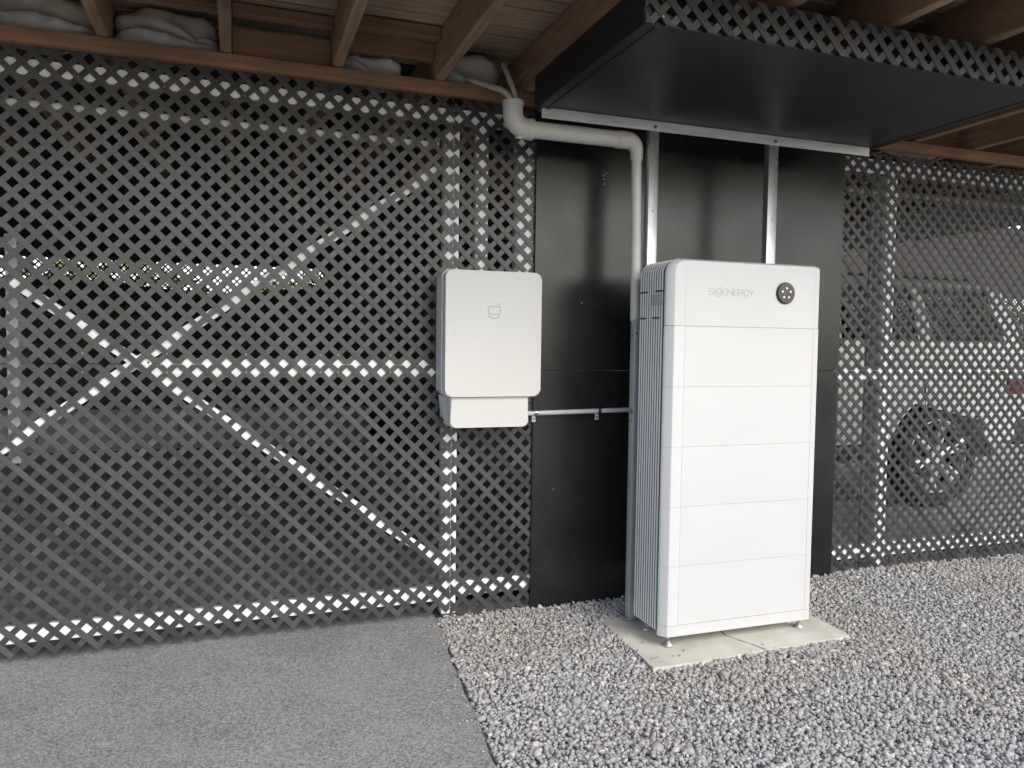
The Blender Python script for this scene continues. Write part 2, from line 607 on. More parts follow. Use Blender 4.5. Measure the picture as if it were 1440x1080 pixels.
o['category'] = 'gravel'

# litter of soil along the foot of the lattice on the asphalt
bm = bmesh.new()
for i in range(700):
    x = random.uniform(-3.0, -0.93)
    y = 0.66 - abs(random.gauss(0, 0.035))
    r = random.uniform(0.001, 0.0028)
    g = bmesh.ops.create_icosphere(bm, subdivisions=0 or 1, radius=r)
    for v in g['verts']:
        v.co = Vector((v.co.x * 1.5, v.co.y * random.uniform(1, 1.4), v.co.z * .6)) + Vector((x, y, r * .4))
o = from_bm('grit', bm, M_conc)
o['kind'] = 'stuff'
o['label'] = 'dark grit washed up along the foot of the lattice'
o['category'] = 'grit'

# concrete pad under the battery: two cast pieces with a ragged crack between them
pad = thing('concrete_pad', 'pale weathered concrete pad set in the gravel under the tall white battery', 'concrete pad', (0.37, 0.14, 0))
crack = [(0.36, 0.44), (0.345, 0.30), (0.37, 0.18), (0.335, 0.06), (0.365, -0.01), (0.40, -0.075), (0.418, -0.143)]


def pad_piece(poly, dz):
    off = Vector((0.37, 0.14, 0))
    bm = bmesh.new()
    top = [bm.verts.new((x - off.x, y - off.y, 0.007 + dz)) for x, y in poly]
    bot = [bm.verts.new((x - off.x, y - off.y, -0.05)) for x, y in poly]
    bm.faces.new(top)
    for i in range(len(poly)):
        j = (i + 1) % len(poly)
        bm.faces.new((top[i], bot[i], bot[j], top[j]))
    es = [e for e in bm.edges if e.verts[0].co.z > 0 and e.verts[1].co.z > 0]
    bmesh.ops.bevel(bm, geom=es, offset=0.005, segments=2, affect='EDGES')
    return from_bm('slab', bm, M_slab, pad, smooth=True)


def rag(a, b, n=14, amp=0.005):
    return [(a[0] + (b[0] - a[0]) * i / n + random.uniform(-amp, amp), a[1] + (b[1] - a[1]) * i / n + random.uniform(-amp, amp)) for i in range(n)]


left = rag((-0.135, 0.44), (-0.171, -0.164)) + rag((-0.171, -0.164), (0.416, -0.146)) + [(x - 0.0035, y) for x, y in crack[::-1]]
right = [(x + 0.0035, y) for x, y in crack] + rag((0.421, -0.146), (0.905, -0.13)) + rag((0.905, -0.13), (0.935, 0.45)) + rag((0.935, .45), (0.37, 0.445))[:-1]
pad_piece(left, 0)
pad_piece(right, 0.003)

# ------------------------------------------------------------------ lattice
P = 0.0815
SW = 0.0245


def clip_poly(poly, rect):
    x0, x1, z0, z1 = rect
    for ax, lim, sgn in ((0, x0, 1), (0, x1, -1), (1, z0, 1), (1, z1, -1)):
        out = []
        for i in range(len(poly)):
            a, b = poly[i], poly[(i + 1) % len(poly)]
            da, db = sgn * (a[ax] - lim), sgn * (b[ax] - lim)
            if da >= 0:
                out.append(a)
            if (da >= 0) != (db >= 0):
                t = da / (da - db)
                out.append((a[0] + (b[0] - a[0]) * t, a[1] + (b[1] - a[1]) * t))
        poly = out
        if len(poly) < 3:
            return []
    return poly


def clip_half(poly, n, d):
    out = []
    for i in range(len(poly)):
        a, b = poly[i], poly[(i + 1) % len(poly)]
        da, db = d - (n[0] * a[0] + n[1] * a[1]), d - (n[0] * b[0] + n[1] * b[1])
        if da >= 0:
            out.append(a)
        if (da >= 0) != (db >= 0):
            t = da / (da - db)
            out.append((a[0] + (b[0] - a[0]) * t, a[1] + (b[1] - a[1]) * t))
    return out if len(out) >= 3 else []


def slat_poly(s, c, rect, pitch_w):
    """s=+1: z-x=c (rising), s=-1: z+x=c (falling)"""
    h = pitch_w / 2 * math.sqrt(2)
    X0, X1 = rect[0] - 3, rect[1] + 3
    if s > 0:
        q = [(X0, X0 + c - h), (X1, X1 + c - h), (X1, X1 + c + h), (X0, X0 + c + h)]
    else:
        q = [(X0, c - X0 - h), (X1, c - X1 - h), (X1, c - X1 + h), (X0, c - X0 + h)]
    return clip_poly(q, rect)


def lattice(name, rect, hole, label, group, y=0.70, pitch=P, sw=SW, mt=M_slat, singles=True, th=0.004, zig=None, cat='lattice'):
    x0, x1, z0, z1 = rect
    root = thing(name, label, cat, (x0, y, z0), group)
    cells = []
    for s in (-1, 1):
        c0 = (hole[1] + hole[0] if s < 0 else hole[1] - hole[0]) + pitch / 2
        lo = (z0 + x0 if s < 0 else z0 - x1)
        hi = (z1 + x1 if s < 0 else z1 - x0)
        k = math.floor((lo - c0) / pitch) - 1
        while c0 + k * pitch < hi + pitch:
            r = (x0, x1, z0 + random.uniform(-.003, .003), z1)
            q = slat_poly(s, c0 + k * pitch, r, sw)
            k += 1
            if zig is not None and len(q) >= 3:
                # slats end square at the lowest crossing instead of along a straight cut
                cc = c0 + (k - 1) * pitch
                xt = cc - zig if s < 0 else zig - cc
                q = clip_half(q, (1, -1) if s < 0 else (-1, -1), ((xt - zig) if s < 0 else (-xt - zig)) + sw * .70)
            if len(q) >= 3:
                A = 0.5 * abs(sum(q[i][0] * q[(i + 1) % len(q)][1] - q[(i + 1) % len(q)][0] * q[i][1] for i in range(len(q))))
                if A > 2e-4:
                    ribs = []
                    for dr in (-1, 0, 1):
                        rq = slat_poly(s, c0 + (k - 1) * pitch + dr * sw * .325 * math.sqrt(2), r, sw * 0.20)
                        if zig is not None and len(rq) >= 3:
                            rq = clip_half(rq, (1, -1) if s < 0 else (-1, -1), ((xt - zig) if s < 0 else (-xt - zig)) + sw * .70)
                        if singles and len(rq) >= 3:
                            ribs.append(rq)
                    cells.append((s, q, ribs))
    ca = math.cos(rad(45))
    allbm = None if singles else bmesh.new()
    for s, q, ribs in cells:
        cx = sum(p[0] for p in q) / len(q)
        cz = sum(p[1] for p in q) / len(q)
        ya, yb = (0.0, th) if s < 0 else (th + 0.0008, 2 * th)
        bm = bmesh.new() if singles else allbm
        # local frame: x along the slat, y across it, z towards the camera
        loc = []
        for px, pz in q:
            dx, dz = px - cx, pz - cz
            loc.append(((dx + s * dz) * ca, (-s * dx + dz) * ca) if singles else (px, pz))
        if singles:
            a = [bm.verts.new((u, v, 0)) for u, v in loc]
            b = [bm.verts.new((u, v, -(yb - ya))) for u, v in loc]
        else:
            a = [bm.verts.new((u - x0, ya, v - z0)) for u, v in loc]
            b = [bm.verts.new((u - x0, yb, v - z0)) for u, v in loc]
        bm.faces.new(a)
        bm.faces.new(b[::-1])
        for i in range(len(a)):
            bm.faces.new((a[i], b[i], b[(i + 1) % len(a)], a[(i + 1) % len(a)]))
        if singles:
            for rq in ribs:
                lo_ = [(((px - cx) + s * (pz - cz)) * ca, (-s * (px - cx) + (pz - cz)) * ca) for px, pz in rq]
                ra = [bm.verts.new((u, v, 0.0016)) for u, v in lo_]
                rb = [bm.verts.new((u, v, -0.0005)) for u, v in lo_]
                bm.faces.new(ra)
                for i in range(len(ra)):
                    bm.faces.new((ra[i], rb[i], rb[(i + 1) % len(ra)], ra[(i + 1) % len(ra)]))
            if False:
                es = [e for e in bm.edges if e.verts[0].co.z > -1e-6 and e.verts[1].co.z > -1e-6 and e.calc_length() > 0.03]
                bmesh.ops.bevel(bm, geom=es, offset=0.0012, segments=1, affect='EDGES')
            o = from_bm('slat', bm, mt, root)
            ex = Vector((ca, 0, s * ca))
            ey = Vector((-s * ca, 0, ca))
            ez = ex.cross(ey)
            mm = Matrix((ex, ey, ez)).transposed().to_4x4()
            mm.translation = Vector((cx - x0, ya + random.uniform(-.0003, .0003), cz - z0))
            o.matrix_local = mm
    if singles and z1 - z0 > 0.5:
        # fixing screws where slats cross in front of the rails
        for zr in (0.13, 1.225, 1.30, 2.47):
            if z0 + .02 < zr < z1 - .02:
                j = round((zr - hole[1]) / (pitch / 2))
                n = 0
                xx = math.ceil((x0 + .04 - hole[0]) / (pitch / 2))
                while hole[0] + xx * pitch / 2 < x1 - .03:
                    if (xx + j) % 2 and (n % 4 == 1 or random.random() < .06):
                        disc('screw', (hole[0] + xx * pitch / 2 - x0, -0.0022, hole[1] + j * pitch / 2 - z0), 0.0042, 0.003, 'y', M_screw, root, 8, 0.3)
                    n += (xx + j) % 2
                    xx += 1
    if not singles:
        o = from_bm('slat_mesh', allbm, mt, root)
        o['kind'] = 'stuff'
    return root


G_l = 'black plastic lattice panels along the wall'
ZS = 1.263     # horizontal joint between upper and lower panels
VS = -0.833    # vertical joint left of the gateway
lattice('lattice_screen', (-3.25, VS - .002, ZS + .0015, 2.575), (-2.117, 1.268), 'large black lattice panel at upper left, above the mid rail and the cross of braces', G_l)
lattice('lattice_screen', (-3.25, VS - .002, 0.002, ZS - .0015), (-2.117, 1.268), 'large black lattice panel at lower left, standing over the asphalt', G_l, zig=0.0455)
lattice('lattice_screen', (VS + .002, -0.395, ZS + .0015, 2.55), (-0.442, 2.252), 'narrow black lattice panel behind the white wall box, below the conduit elbow', G_l)
lattice('lattice_screen', (VS + .002, -0.395, 0.0, ZS - .0015), (-0.442, 2.252), 'narrow black lattice panel under the white wall box, left of the black sheet', G_l)
RS, ZR = 1.738, 1.238
lattice('lattice_screen', (1.47, RS - .0015, ZR + .0015, 2.535), (1.519, 1.238), 'narrow upper black lattice panel just right of the black sheet', G_l)
lattice('lattice_screen', (1.47, RS - .0015, 0.0, ZR - .0015), (1.519, 1.238), 'narrow lower black lattice panel just right of the battery, on the gravel', G_l)
lattice('lattice_screen', (RS + .0015, 3.75, ZR + .0015, 2.535), (2.189, 1.237), 'upper black lattice panel at far right, in front of the car windows', G_l)
lattice('lattice_screen', (RS + .0015, 3.75, 0.0, ZR - .0015), (2.189, 1.237), 'lower black lattice panel at far right, in front of the car wheel', G_l)

# ------------------------------------------------------------------ white timber framing behind the lattice
YB = 0.7095


def bar_between(name, a, b, wdt, dep, mt, parent, y):
    a, b = Vector((a[0], 0, a[1])), Vector((b[0], 0, b[1]))
    L = (b - a).length
    bm = bmesh.new()
    bmesh.ops.create_cube(bm, size=1)
    for v in bm.verts:
        v.co = Vector((v.co.x * L, v.co.y * dep, v.co.z * wdt))
    bmesh.ops.bevel(bm, geom=list(bm.edges), offset=0.002, segments=1, affect='EDGES')
    o = from_bm(name, bm, mt, parent)
    mid = (a + b) / 2
    o.location = (mid.x, y + dep / 2, mid.z)
    o.rotation_euler = (0, -math.atan2(b.z - a.z, b.x - a.x), 0)
    return o


gf = thing('gate_frame', 'white painted timber frame with crossed braces behind the large left lattice', 'frame')
box('post', (-2.735, -2.691), (YB + .06, YB + .11), (0.84, 1.80), M_paint, gf, 0.002)
box('top_rail', (-3.3, -0.90), (YB + .002, YB + .05), (2.440, 2.505), M_paint, gf, 0.002)
box('upper_batten', (-3.3, -0.90), (YB + .02, YB + .05), (2.315, 2.345), M_paint, gf, 0.002)
box('mid_rail', (-2.19, -0.905), (YB + .001, YB + .046), (1.205, 1.288), M_paint, gf, 0.002)
box('bottom_rail', (-3.3, -0.86), (YB, YB + .05), (0.088, 0.160), M_paint, gf, 0.002)
bar_between('brace', (-2.70, 1.605), (-0.87, 0.275), 0.045, 0.035, M_paint, gf, YB + .004)
bar_between('brace', (-3.10, 0.66), (-0.90, 2.215), 0.045, 0.035, M_paint, gf, YB + .007)

pf = thing('post_frame', 'white timber posts and rails behind the narrow lattice at the wall box', 'frame')
box('post', (-0.875, -0.802), (YB, YB + .07), (0.02, 2.40), M_paint, pf, 0.003)
box('post', (-0.715, -0.655), (YB, YB + .06), (1.10, 2.46), M_paint, pf, 0.003)
box('post', (-0.500, -0.412), (YB, YB + .07), (1.10, 2.46), M_paint, pf, 0.003)
box('bottom_rail', (-0.80, -0.40), (YB + .001, YB + .05), (0.105, 0.178), M_paint, pf, 0.002)
box('top_rail', (-0.898, -0.40), (YB + .004, YB + .05), (2.440, 2.505), M_paint, pf, 0.002)
box('strap', (-0.70, -0.665), (YB - .004, YB - .001), (2.03, 2.034), M_rust, pf)
box('strap', (-0.70, -0.665), (YB - .004, YB - .001), (1.80, 1.804), M_rust, pf)

rf = thing('right_frame', 'white timber post and rails behind the right hand lattice', 'frame')
rf.name = 'timber_frame'
box('post', (1.872, 1.948), (YB, YB + .14), (0.0, 2.42), M_paint, rf, 0.003)
box('top_rail', (1.50, 3.8), (YB + .002, YB + .05), (2.420, 2.500), M_paint, rf, 0.002)
box('upper_batten', (1.50, 3.8), (YB + .02, YB + .05), (2.300, 2.325), M_paint, rf, 0.002)
box('mid_rail', (1.50, 3.8), (YB + .001, YB + .045), (1.185, 1.262), M_paint, rf, 0.002)
box('bottom_rail', (1.50, 3.8), (YB + .003, YB + .048), (0.090, 0.170), M_paint, rf, 0.002)

# ------------------------------------------------------------------ black wall sheets
PY = 0.684


def wall_sheet(z0, z1, label):
    t = thing('wall_sheet', label, 'wall panel', (-0.41, PY, z0), 'black wall sheets behind the battery')
    box('sheet', (-0.410, 1.520), (PY, PY + .012), (z0, z1), M_panel, t, 0.001, 1, off=(-0.41, PY, z0))
    return t


s1 = wall_sheet(1.2385, 2.56, 'upper matt black wall sheet behind the conduits and steel posts')
s2 = wall_sheet(-0.01, 1.2365, 'lower matt black wall sheet behind the battery, reaching the gravel')
for (px, pz, par, z0) in ((1.497, 1.262, s1, 1.2385), (1.497, 1.212, s2, -.01), (-0.39, 1.265, s1, 1.2385), (-0.39, 1.21, s2, -.01), (0.52, 1.262, s1, 1.2385)):
    disc('screw', (px + 0.41, -0.002, pz - z0), 0.006, 0.004, 'y', M_rust, par, 12)
bm = bmesh.new()
for i in range(16):
    g = bmesh.ops.create_icosphere(bm, subdivisions=1, radius=random.uniform(.001, .0028))
    d = Vector((random.gauss(-0.035, .011), 0, 2.27 - abs(random.gauss(0, .035)))) - Vector((-0.41, 0.0, 1.2385))
    for v in g['verts']:
        v.co = Vector((v.co.x, v.co.y * .3, v.co.z)) + d
o = from_bm('paint_spatter', bm, M_paint, s1)
for (px, pz) in ((-0.155, 1.585), (-0.30, 0.62)):
    box('scuff', (px, px + .012), (PY - .0006, PY), (pz, pz + .006), M_conc, s1 if pz > 1.2385 else s2, 0, 1, off=(-0.41, PY, 1.2385 if pz > 1.2385 else -0.01))

# ------------------------------------------------------------------ house floor overhead: rim, joists, boards
hs = thing('house_floor', 'brown timber floor framing overhead with joists and boards', 'ceiling framing')
JB, JT = 2.615, 2.815
DECK_FRONT = -1.08
box('rim_beam', (-4.2, 5.6), (0.655, 0.70), (2.553, 2.612), M_rim, hs, 0.003)
JX = [-3.29, -2.82, -2.345, -1.868, -1.392, -0.918, -0.463, 0.09, 0.575, 1.06, 1.545, 2.03, 2.515, 3.0, 3.485, 3.97]
for jx in JX:
    tilt = random.uniform(-.003, .003)
    j = box('joist', (jx - .0235, jx + .0235), (DECK_FRONT, 4.0), (JB + random.uniform(0, .004), JT), M_joist, hs, 0.003, 1)
box('front_beam', (-4.2, 5.6), (DECK_FRONT - .05, DECK_FRONT - .002), (JB - .0, JT), M_joist, hs, 0.003, 1)
y = DECK_FRONT - .05
while y < 1.05:
    o = box('board', (-4.2, 5.6), (y, y + .086), (JT + .001 + random.uniform(0, .004), JT + .024), M_deck, hs, 0.003, 1)
    y += 0.106
box('subfloor', (-7.2, 7.2), (DECK_FRONT - .05, 8.2), (JT + .085, JT + .115), M_dark, hs)
# blocking between the joists above the rim
for (a, b, yy, z0, z1) in ((-1.868, -1.392, 0.70, JB + .012, JT - .07), (-1.868, -1.392, 0.60, JT - .052, JT - .004), (-1.392, -0.918, 0.66, JB + .085, JT - .005), (-1.392, -.918, .53, JT - .06, JT - .004),
                           (-2.345, -1.868, 0.54, JT - .055, JT - .003), (1.06, 1.545, 0.74, JB + .02, JT - .01), (1.545, 2.03, 0.74, JB + .02, JT - .01), (2.03, 2.515, 0.76, JB + .02, JT - .02),
                           (-0.463, 0.09, 0.74, JB, JT - .01), (0.09, .575, .74, JB, JT - .01), (.575, 1.06, .74, JB, JT - .01)):
    box('nogging', (a + .0255, b - .0255), (yy, yy + .045), (z0, z1), M_rim, hs, 0.003, 1)


# ------------------------------------------------------------------ insulation batts
def batt(x, y, z, mt, label, seed, ex=0.55):
    r = random.Random(seed)
    ph = [r.uniform(0, 6.28) for _ in range(8)]
    bm = bmesh.new()
    nu, nv = 40, 24
    cx, cy, cz = sum(x) / 2, sum(y) / 2, sum(z) / 2
    hx, hy, hz = (x[1] - x[0]) / 2, (y[1] - y[0]) / 2, (z[1] - z[0]) / 2

    def sp(v):
        return math.copysign(abs(v) ** ex, v)
    g = []
    for i in range(nv + 1):
        th = -math.pi / 2 + math.pi * i / nv
        row = []
        for k in range(nu):
            f = 2 * math.pi * k / nu
            u = sp(math.cos(th)) * sp(math.cos(f))
            vv = sp(math.cos(th)) * sp(math.sin(f))
            ww = sp(math.sin(th))
            wob = 0.014 * math.sin(5 * u + ph[0] + 2 * ww) + 0.012 * math.sin(4 * ww + ph[1] + 3 * u) + 0.003 * math.sin(17 * u + ph[2])
            sag = 0.03 * math.cos(u * 2.2 + ph[3])
            row.append(bm.verts.new((u * hx, vv * hy - wob * (1 if vv < 0 else .2), ww * hz - sag * (0.5 - 0.5 * ww) + wob * .5)))
        g.append(row)
    for i in range(nv):
        for k in range(nu):
            try:
                bm.faces.new((g[i][k], g[i][(k + 1) % nu], g[i + 1][(k + 1) % nu], g[i + 1][k]))
            except ValueError:
                pass
    bmesh.ops.remove_doubles(bm, verts=bm.verts, dist=1e-5)
    o = from_bm('insulation_batt', bm, mt, None, (cx, cy, cz), smooth=True, angle=180)
    tag(o, label, 'insulation', 'insulation batts stuffed above the rim beam')


batt((-2.80, -2.37), (0.72, 0.96), (2.635, 2.80), M_wrap2, 'tan sagging insulation batt in the leftmost bay above the rim', 1)
batt((-2.81, -2.375), (0.70, 0.90), (2.60, 2.70), M_wrap, 'grey plastic wrapped insulation lying on the rim in the leftmost bay', 2)
batt((-2.32, -1.90), (0.735, 0.95), (2.65, 2.80), M_wrap2, 'tan bulging insulation batt drooping in the second bay from the left', 3, 0.7)
batt((-2.325, -1.895), (0.72, 0.92), (2.61, 2.70), M_wrap, 'grey plastic wrapped insulation on the rim in the second bay', 4)
batt((-1.365, -1.08), (0.715, 0.92), (2.615, 2.71), M_wrap, 'pale plastic wrapped insulation under the blocking, left of the wide pale joist', 5)
batt((-0.89, -0.58), (0.72, 0.95), (2.62, 2.79), M_wrap, 'crumpled grey insulation behind the two hoses above the conduit elbow', 6, 0.7)
batt((2.06, 2.48), (0.82, 1.1), (2.63, 2.78), M_wrap2, 'dim insulation batt above the rim at far right', 8)

# ------------------------------------------------------------------ soffit hood over the battery
hd = thing('soffit_hood', 'flat black sheet hood hung under the joists above the battery', 'hood', (-0.5, 0.37, 2.455))
off = (-0.5, 0.37, 2.455)
box('soffit_sheet', (-0.488, 1.40), (-0.615, 0.385), (2.455, 2.463), M_soffit, hd, 0.001, 1, off)
box('side_fascia', (-0.535, -0.490), (-0.62, 0.40), (2.449, 2.600), M_fascia, hd, 0.003, 1, off)
box('side_trim', (-0.4895, -0.470), (-0.612, 0.380), (2.447, 2.4545), M_fascia, hd, 0.0015, 1, off)
box('side_fascia', (1.402, 1.440), (-0.61, 0.40), (2.452, 2.600), M_fascia, hd, 0.003, 1, off)
box('front_batten', (-0.488, 1.40), (-0.612, -0.575), (2.4635, 2.50), M_fascia, hd, 0.002, 1, off)
box('front_batten', (-0.488, 1.40), (-0.600, -0.575), (2.566, 2.600), M_fascia, hd, 0.002, 1, off)
for (px, pz) in ((-0.475, 2.475), (-0.478, 2.53)):
    disc('screw', (px - off[0], -0.641 - off[1], pz - off[2]), 0.004, 0.005, 'y', M_screw, hd, 10)
lattice('lattice_valance', (-0.535, 1.44, 2.452, 2.585), (-0.48, 2.535), 'narrow black lattice strip along the front of the hood overhead', None, y=-0.634, cat='lattice')

# ------------------------------------------------------------------ steel posts and aluminium angle
FY = 0.37


def steel_post(x0, x1, z1, label, dep=0.042, extra=None, mt=None):
    t = thing('steel_post', label, 'steel post', ((x0 + x1) / 2, FY + dep / 2, 0.018), 'galvanised posts standing behind the battery')
    o2 = ((x0 + x1) / 2, FY + dep / 2, 0.018)
    box('channel', (x0, x1), (FY, FY + dep), (0.018, z1), mt or M_galv, t, 0.0035, 2, o2)
    box('foot_plate', (x0 - .02, x1 + .02), (FY - .018, FY + dep + .02), (0.019, 0.026), M_galv, t, 0.001, 1, o2)
    for (sx, sz) in extra or ():
        disc('screw', (sx - o2[0], FY - .003 - o2[1], sz - o2[2]), 0.0055, 0.006, 'y', M_screw, t, 12, 0.3)
    return t


steel_post(0.052, 0.104, 2.452, 'left galvanised steel post rising behind the battery to the metal angle', extra=((0.083, 2.125), (0.081, 2.025)))
steel_post(0.746, 0.804, 2.452, 'right galvanised steel post rising behind the battery under the hood', extra=((0.778, 2.03),))
tr = steel_post(-0.007, 0.037, 1.50, 'short galvanised steel channel left of the battery, the pipe entering its top', 0.045, extra=((0.0, 1.43),), mt=M_galvdull)
oo = Vector((0.015, FY + .0225, .018))
for z in (1.42, 1.05, 1.0, 0.68):
    disc('screw', Vector((-0.0085, FY + .018, z)) - oo, 0.005, 0.005, 'x', M_screw, tr, 12, 0.3)
box('strap', (-0.0095, -0.0072), (FY + .004, FY + .03), (1.035, 1.06), M_screw, tr, 0, 1, oo)

ang = thing('metal_angle', 'long bright aluminium angle along the back edge of the hood', 'metal angle', (-0.51, FY - .004, 2.41))
ao = (-0.51, FY - .004, 2.41)
box('front_leg', (-0.51, 1.390), (FY - .0045, FY - .0015), (2.406, 2.4535), M_alu, ang, 0.0008, 1, ao)
box('top_leg', (-0.51, 1.390), (FY - .0010, FY + .045), (2.4505, 2.4535), M_alu, ang, 0.0008, 1, ao)
for sx in (0.078, 0.777):
    disc('washer', (sx - ao[0], -0.0022, 2.425 - ao[2]), 0.010, 0.003, 'y', M_galv, ang, 18)
    disc('screw', (sx - ao[0], -0.006, 2.425 - ao[2]), 0.0065, 0.006, 'y', M_rust, ang, 6, 0.2)

# ------------------------------------------------------------------ cream conduit with elbow, and its hoses
cd = thing('conduit', 'thick cream plastic conduit running under the metal angle and down into the steel channel', 'conduit')
CY, CZ, CR = 0.425, 2.364, 0.039
tube('pipe', [(-0.545, CY, CZ), (-0.06, CY, CZ)], CR, M_pvc, cd, 24)
bend = [(-0.040 + 0.052 * math.sin(a), CY, CZ - 0.052 + 0.052 * math.cos(a)) for a in [rad(5 * i) for i in range(19)]]
tube('bend', [(-0.10, CY, CZ)] + bend + [(0.012, CY, CZ - .09)], [CR + .003 - .012 * (q / 20) ** 1.5 for q in range(21)], M_pvc, cd, 24)
tube('pipe', [(0.012, CY, CZ - .06), (0.012, CY - .022, 1.49)], 0.0250, M_pvc, cd, 24)
el = [(-0.565 - 0.065 * math.sin(a), CY, CZ + 0.065 - 0.065 * math.cos(a)) for a in [rad(9 * i) for i in range(11)]]
tube('elbow', [(-0.535, CY, CZ)] + el + [(-0.630, CY, CZ + .115)], CR + .0075, M_pvc, cd, 24)
tube('elbow_rim', [(-0.630, CY, CZ + .100), (-0.630, CY, CZ + .118)], CR + .0105, M_pvc, cd, 24)
tube('socket_rim', [(-0.560, CY, CZ), (-0.533, CY, CZ)], CR + .0100, M_pvc, cd, 24)
box('tab', (-0.615, -0.585), (CY - .01, CY + .01), (CZ - .047, CZ - .040), M_pvc, cd, 0.002, 1)
t = tube('hose', smooth_path([(-0.638, CY, CZ + .09), (-0.642, CY + .01, CZ + .135), (-0.672, CY + .04, CZ + .175), (-0.70, CY + .10, CZ + .205), (-0.735, CY + .20, CZ + .252), (-0.77, CY + .28, CZ + .285), (-.80, CY + .36, CZ + .30)]), 0.0135, M_hose)
tag(t, 'pale bent flexible hose leaving the conduit elbow to the left', 'hose')
t = tube('hose', smooth_path([(-0.612, CY + .005, CZ + .09), (-0.615, CY + .015, CZ + .15), (-0.622, CY + .05, CZ + .21), (-0.628, CY + .09, CZ + .27), (-0.62, CY + .17, CZ + .34)]), 0.0125, M_hose)
tag(t, 'pale upright flexible hose rising from the conduit elbow into the floor', 'hose')

# small grey conduit from the gateway to the channel
gc = thing('grey_conduit', 'thin grey conduit with two saddle clips between wall box and steel channel', 'conduit')
gy, gz = 0.655, 1.022
tube('pipe', [(-0.62, gy, gz - .003), (0.16, gy, gz + .010)], 0.0125, M_pvcgrey, gc, 18)
for sx in (-0.408, -0.053):
    z = gz + 0.001 + (sx + .6) * .012
    c = bmesh.new()
    tube_bm(c, [(sx - .009, gy, z), (sx + .009, gy, z)], 0.0148, 18)
    cl = from_bm('saddle_clip', c, M_screw, gc, smooth=True)
    box('tab', (sx - .010, sx + .010), (PY - .006, PY - .0015), (z - .050, z - .010), M_alu, cl, 0.001, 1)
    disc('screw', (sx, PY - .008, z - .036), 0.007, 0.006, 'y', M_screw, cl, 12, 0.3)

# ------------------------------------------------------------------ wall box (gateway)
gw = thing('wall_box', 'white rounded electrical wall box with a grey logo mark on the lattice', 'electrical box')
gx0, gx1, gz0, gz1, gyf = -0.921, -0.445, 1.120, 1.712, 0.498
prism('body', rrect(gx0 + .004, gx1 - .004, gz0 + .004, gz1 - .004, 0.03), gyf + .032, 0.690, M_boxside, gw, smooth=True)
prism('rear_flange', rrect(gx0 - .001, gx1 + .001, gz0 - .001, gz1 + .001, 0.03), gyf + .075, gyf + .090, M_boxside, gw, smooth=True)
prism('door', rrect(gx0, gx1, gz0, gz1, 0.028, 8), gyf, gyf + .030, M_box, gw, bev=0.008)
prism('lower_cover', rrect(-0.888, -0.498, 0.972, 1.119, (0.022, 0.022, 0, 0)), 0.520, 0.60, M_box, gw, bev=0.006)
bm = bmesh.new()
vs = [bm.verts.new(v) for v in ((-0.886, .601, .985), (-0.886, .601, 1.119), (-0.905, .688, 1.119), (-0.893, .688, 1.02), (-0.50, .601, .985), (-0.50, .601, 1.119), (-0.485, .688, 1.119), (-0.495, .688, 1.02))]
for f in ((0, 1, 2, 3), (4, 5, 6, 7), (0, 3, 7, 4), (1, 5, 6, 2), (3, 2, 6, 7), (0, 4, 5, 1)):
    bm.faces.new([vs[i] for i in f])
from_bm('lower_body', bm, M_boxside, gw)
for sx in (-0.73, -0.50):
    box('boss', (sx - .010, sx + .010), (.56, .60), (gz1 - .004, gz1 + .012), M_box, gw, 0.003)
for sz in (1.395, 1.285):
    prism('latch', [(gx1 - .002, sz - .022), (gx1 + .014, sz - .012), (gx1 + .014, sz + .012), (gx1 - .002, sz + .022)], .535, .575, M_box, gw)
box('latch_bar', (gx1 + .001, gx1 + .007), (.545, .565), (1.305, 1.375), M_boxside, gw, 0.001)


def arc(cx, cz, rx, rz, a0, a1, n=10):
    return [(cx + rx * math.cos(rad(a0 + (a1 - a0) * i / n)), cz + rz * math.sin(rad(a0 + (a1 - a0) * i / n))) for i in range(n + 1)]


def mark(x0, z0, wd, ht, top=True):
    """ the g-shaped mark: bar, rounded box, curve below """
    b0, b1 = z0 + ht * .30, z0 + ht * .80
    r = min(wd, b1 - b0) * .34
    boxs = [(x0 + wd, b0), (x0 + r, b0)] + arc(x0 + r, b0 + r, r, r, 270, 180, 5)[1:] + arc(x0 + r, b1 - r, r, r, 180, 90, 5) + [(x0 + wd, b1), (x0 + wd, b0)]
    boxs = [(x0 + wd, b0 + r * .6)] + arc(x0 + wd - r * .6, b0 + r * .6, r * .6, r * .6, 0, -90, 4)[1:] + arc(x0 + r, b0 + r, r, r, 270, 180, 5) + arc(x0 + r, b1 - r, r, r, 180, 90, 5) + [(x0 + wd, b1), (x0 + wd, b0 + r * .6)]
    sm = arc(x0 + wd * .5, z0 + ht * .24, wd * .47, ht * .20, 190, 350, 9)
    s = [boxs, sm]
    if top:
        s.append([(x0 + wd * .74, z0 + ht * .97), (x0 + wd, z0 + ht * .97)])
    return s


ribbon('logo_mark', mark(-0.714, 1.487, 0.058, 0.073), 0.0058, gyf, 0.0008, M_letter, gw)

# ------------------------------------------------------------------ battery
bt = thing('home_battery', 'tall white stacked home battery with ribbed sides on a concrete pad', 'battery', (0.36, 0.13, 0.018))
BO = Vector((0.36, 0.13, 0.018))


def bprism(name, poly, y0, y1, mt, parent=bt, **k):
    return prism(name, [(x - BO.x, z - BO.z) for x, z in poly], y0 - BO.y, y1 - BO.y, mt, parent, **k)


